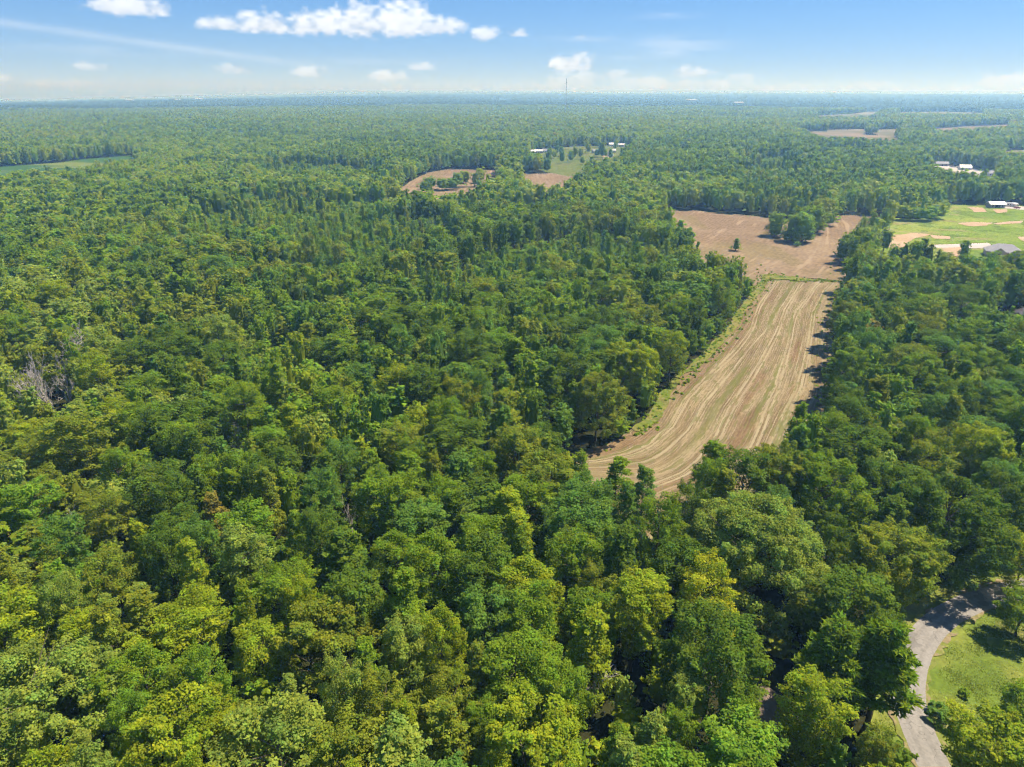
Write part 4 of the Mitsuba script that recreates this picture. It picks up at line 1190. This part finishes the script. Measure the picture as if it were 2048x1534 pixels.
part(key, 'post', hull([[a, b, z_] for a in (-.07, .07) for b in (-.07, .07) for z_ in (-.3, 1.35)] + [[0, 0, 1.45]]), 'white_paint', m)
part(key, 'reflector', box(-.05, .05, -.085, -.071, 1.05, 1.2), 'sign_black', m)
labels[key] = {'label': 'white post in the dry grass beside the lane at the bottom edge', 'category': 'post'}

# radio mast with guys, far off
x, y = at(1131, 231)
z0 = float(relief(x, y))
key, m = own_key('radio_mast'), T4().translate([float(x), float(y), z0])
MH, MR = 118.0, 1.15
legs, braces = [], []
c3 = [np.array([MR * math.cos(a), MR * math.sin(a), 0]) for a in (0, 2.094, 4.189)]
for c in c3:
    part(key, 'leg', tube([c + [0, 0, z_] for z_ in (-1, MH)], [.22, .22], 6), 'galvanised', m)
for k in range(int(MH / 2)):
    for a in range(3):
        p0, p1 = c3[a] + [0, 0, 2 * k], c3[(a + 1) % 3] + [0, 0, 2 * k + 2]
        braces.append(tube([p0, p1], [.11, .11], 4))
        braces.append(tube([c3[a] + [0, 0, 2 * k], c3[(a + 1) % 3] + [0, 0, 2 * k]], [.11, .11], 4))
full = part(key, 'lattice', join(braces), 'galvanised', m)
labels[full] = {'kind': 'stuff'}
part(key, 'antenna', join([tube([[0, 0, MH], [0, 0, MH + 5]], [.35, .25], 6), box(-2, 2, -.5, .5, MH - 1.5, MH)]), 'galvanised', m)
for a in (0.4, 2.5, 4.6):
    for zt in (60, 114):
        part(key, 'guy_wire', tube([[0, 0, zt], [80 * math.cos(a), 80 * math.sin(a), 0]], [.03, .03], 4), 'galvanised', m)
labels[key] = {'label': 'slender lattice radio mast standing above the far forest against the sky', 'category': 'radio mast'}

# water tower and long pale buildings on the skyline
x, y = at(757, 190.5)
d_ = np.hypot(x, y); x, y = x * 7000 / d_, y * 7000 / d_
key, m = own_key('water_tower'), T4().translate([float(x), float(y), float(relief(x, y))])
tank = trimesh.creation.icosphere(2, 9)
tank.apply_scale([1, 1, .8]); tank.apply_translation([0, 0, 48])
part(key, 'tank', (np.array(tank.vertices), np.array(tank.faces)), 'white_paint', m, smooth=True)
part(key, 'column', tube([[0, 0, -1], [0, 0, 42]], [2.6, 2.0], 12), 'white_paint', m, smooth=True)
labels[key] = {'label': 'tiny white water tower on the skyline left of centre', 'category': 'water tower'}
for px, dist_, w in [(255, 6200, 60), (352, 6600, 45), (395, 6800, 60), (1385, 5200, 70), (1480, 4300, 50)]:
    a = math.atan2((px - 1024) / FOC, CP + .43 * SP)
    x, y = dist_ * math.sin(a), dist_ * math.cos(a)
    key, m = own_key('warehouse'), T4().translate([x, y, float(relief(x, y)) + 14])
    part(key, 'wall', box(-w / 2, w / 2, -14, 14, -18, 5), 'white_paint', m)
    part(key, 'roof', gable(w, 28, 5, 2.5), 'white_metal', m)
    labels[key] = {'label': f'long pale building on the hazy skyline, {["leftmost of all", "second from the left", "third from the left", "right of the radio mast", "farthest right"][[255, 352, 395, 1385, 1480].index(px)]}', 'category': 'warehouse'}

# wooden power poles with wires beyond the right-hand wood
tops = []
for k, px in enumerate((1742, 1800, 1842)):
    x, y = at(px, 312)
    z0 = float(relief(x, y))
    key, m = own_key('power_pole'), T4().translate([float(x), float(y), z0])
    part(key, 'pole', tube([[0, 0, -1], [0, 0, 17]], [.2, .14], 8), 'dark_wood', m)
    part(key, 'crossarm', box(-1.6, 1.6, -.1, .1, 15.8, 16.05), 'dark_wood', m)
    if k < 2:
        x2, y2 = at((1742, 1800, 1842)[k + 1], 312)
        z2 = float(relief(x2, y2))
        for o in (-1.4, 0, 1.4):
            t = np.linspace(0, 1, 12)
            pts = np.column_stack([o + t * (x2 - x), t * (y2 - y), 16.2 + t * (z2 - z0) - 6 * t * (1 - t)])
            part(key, 'wire', tube(pts, np.full(12, .03), 3), 'dark_wood', m)
    labels[key] = {'label': f'wooden power pole beyond the wood at right, {["left", "middle", "right"][k]} one of three', 'category': 'power pole', 'group': 'power poles'}
tri = {}
for k, v in scene.items():
    if v.get('type') == 'instance':
        n = sum(len(mikit.meshkit.WRITTEN[c['filename']][1]) for c in scene[v['shapegroup']['id']].values() if isinstance(c, dict))
        kk = 'own' if 'forest' not in k else v['shapegroup']['id'].split('_')[0] + v['shapegroup']['id'].split('_')[1][:4]
        tri[kk] = tri.get(kk, 0) + n
print({k: round(v / 1e6, 2) for k, v in tri.items()})
print('trees', len(near), 'stuff', stuff_n, 'groups', sum(1 for v in scene.values() if v.get('type') == 'shapegroup'))
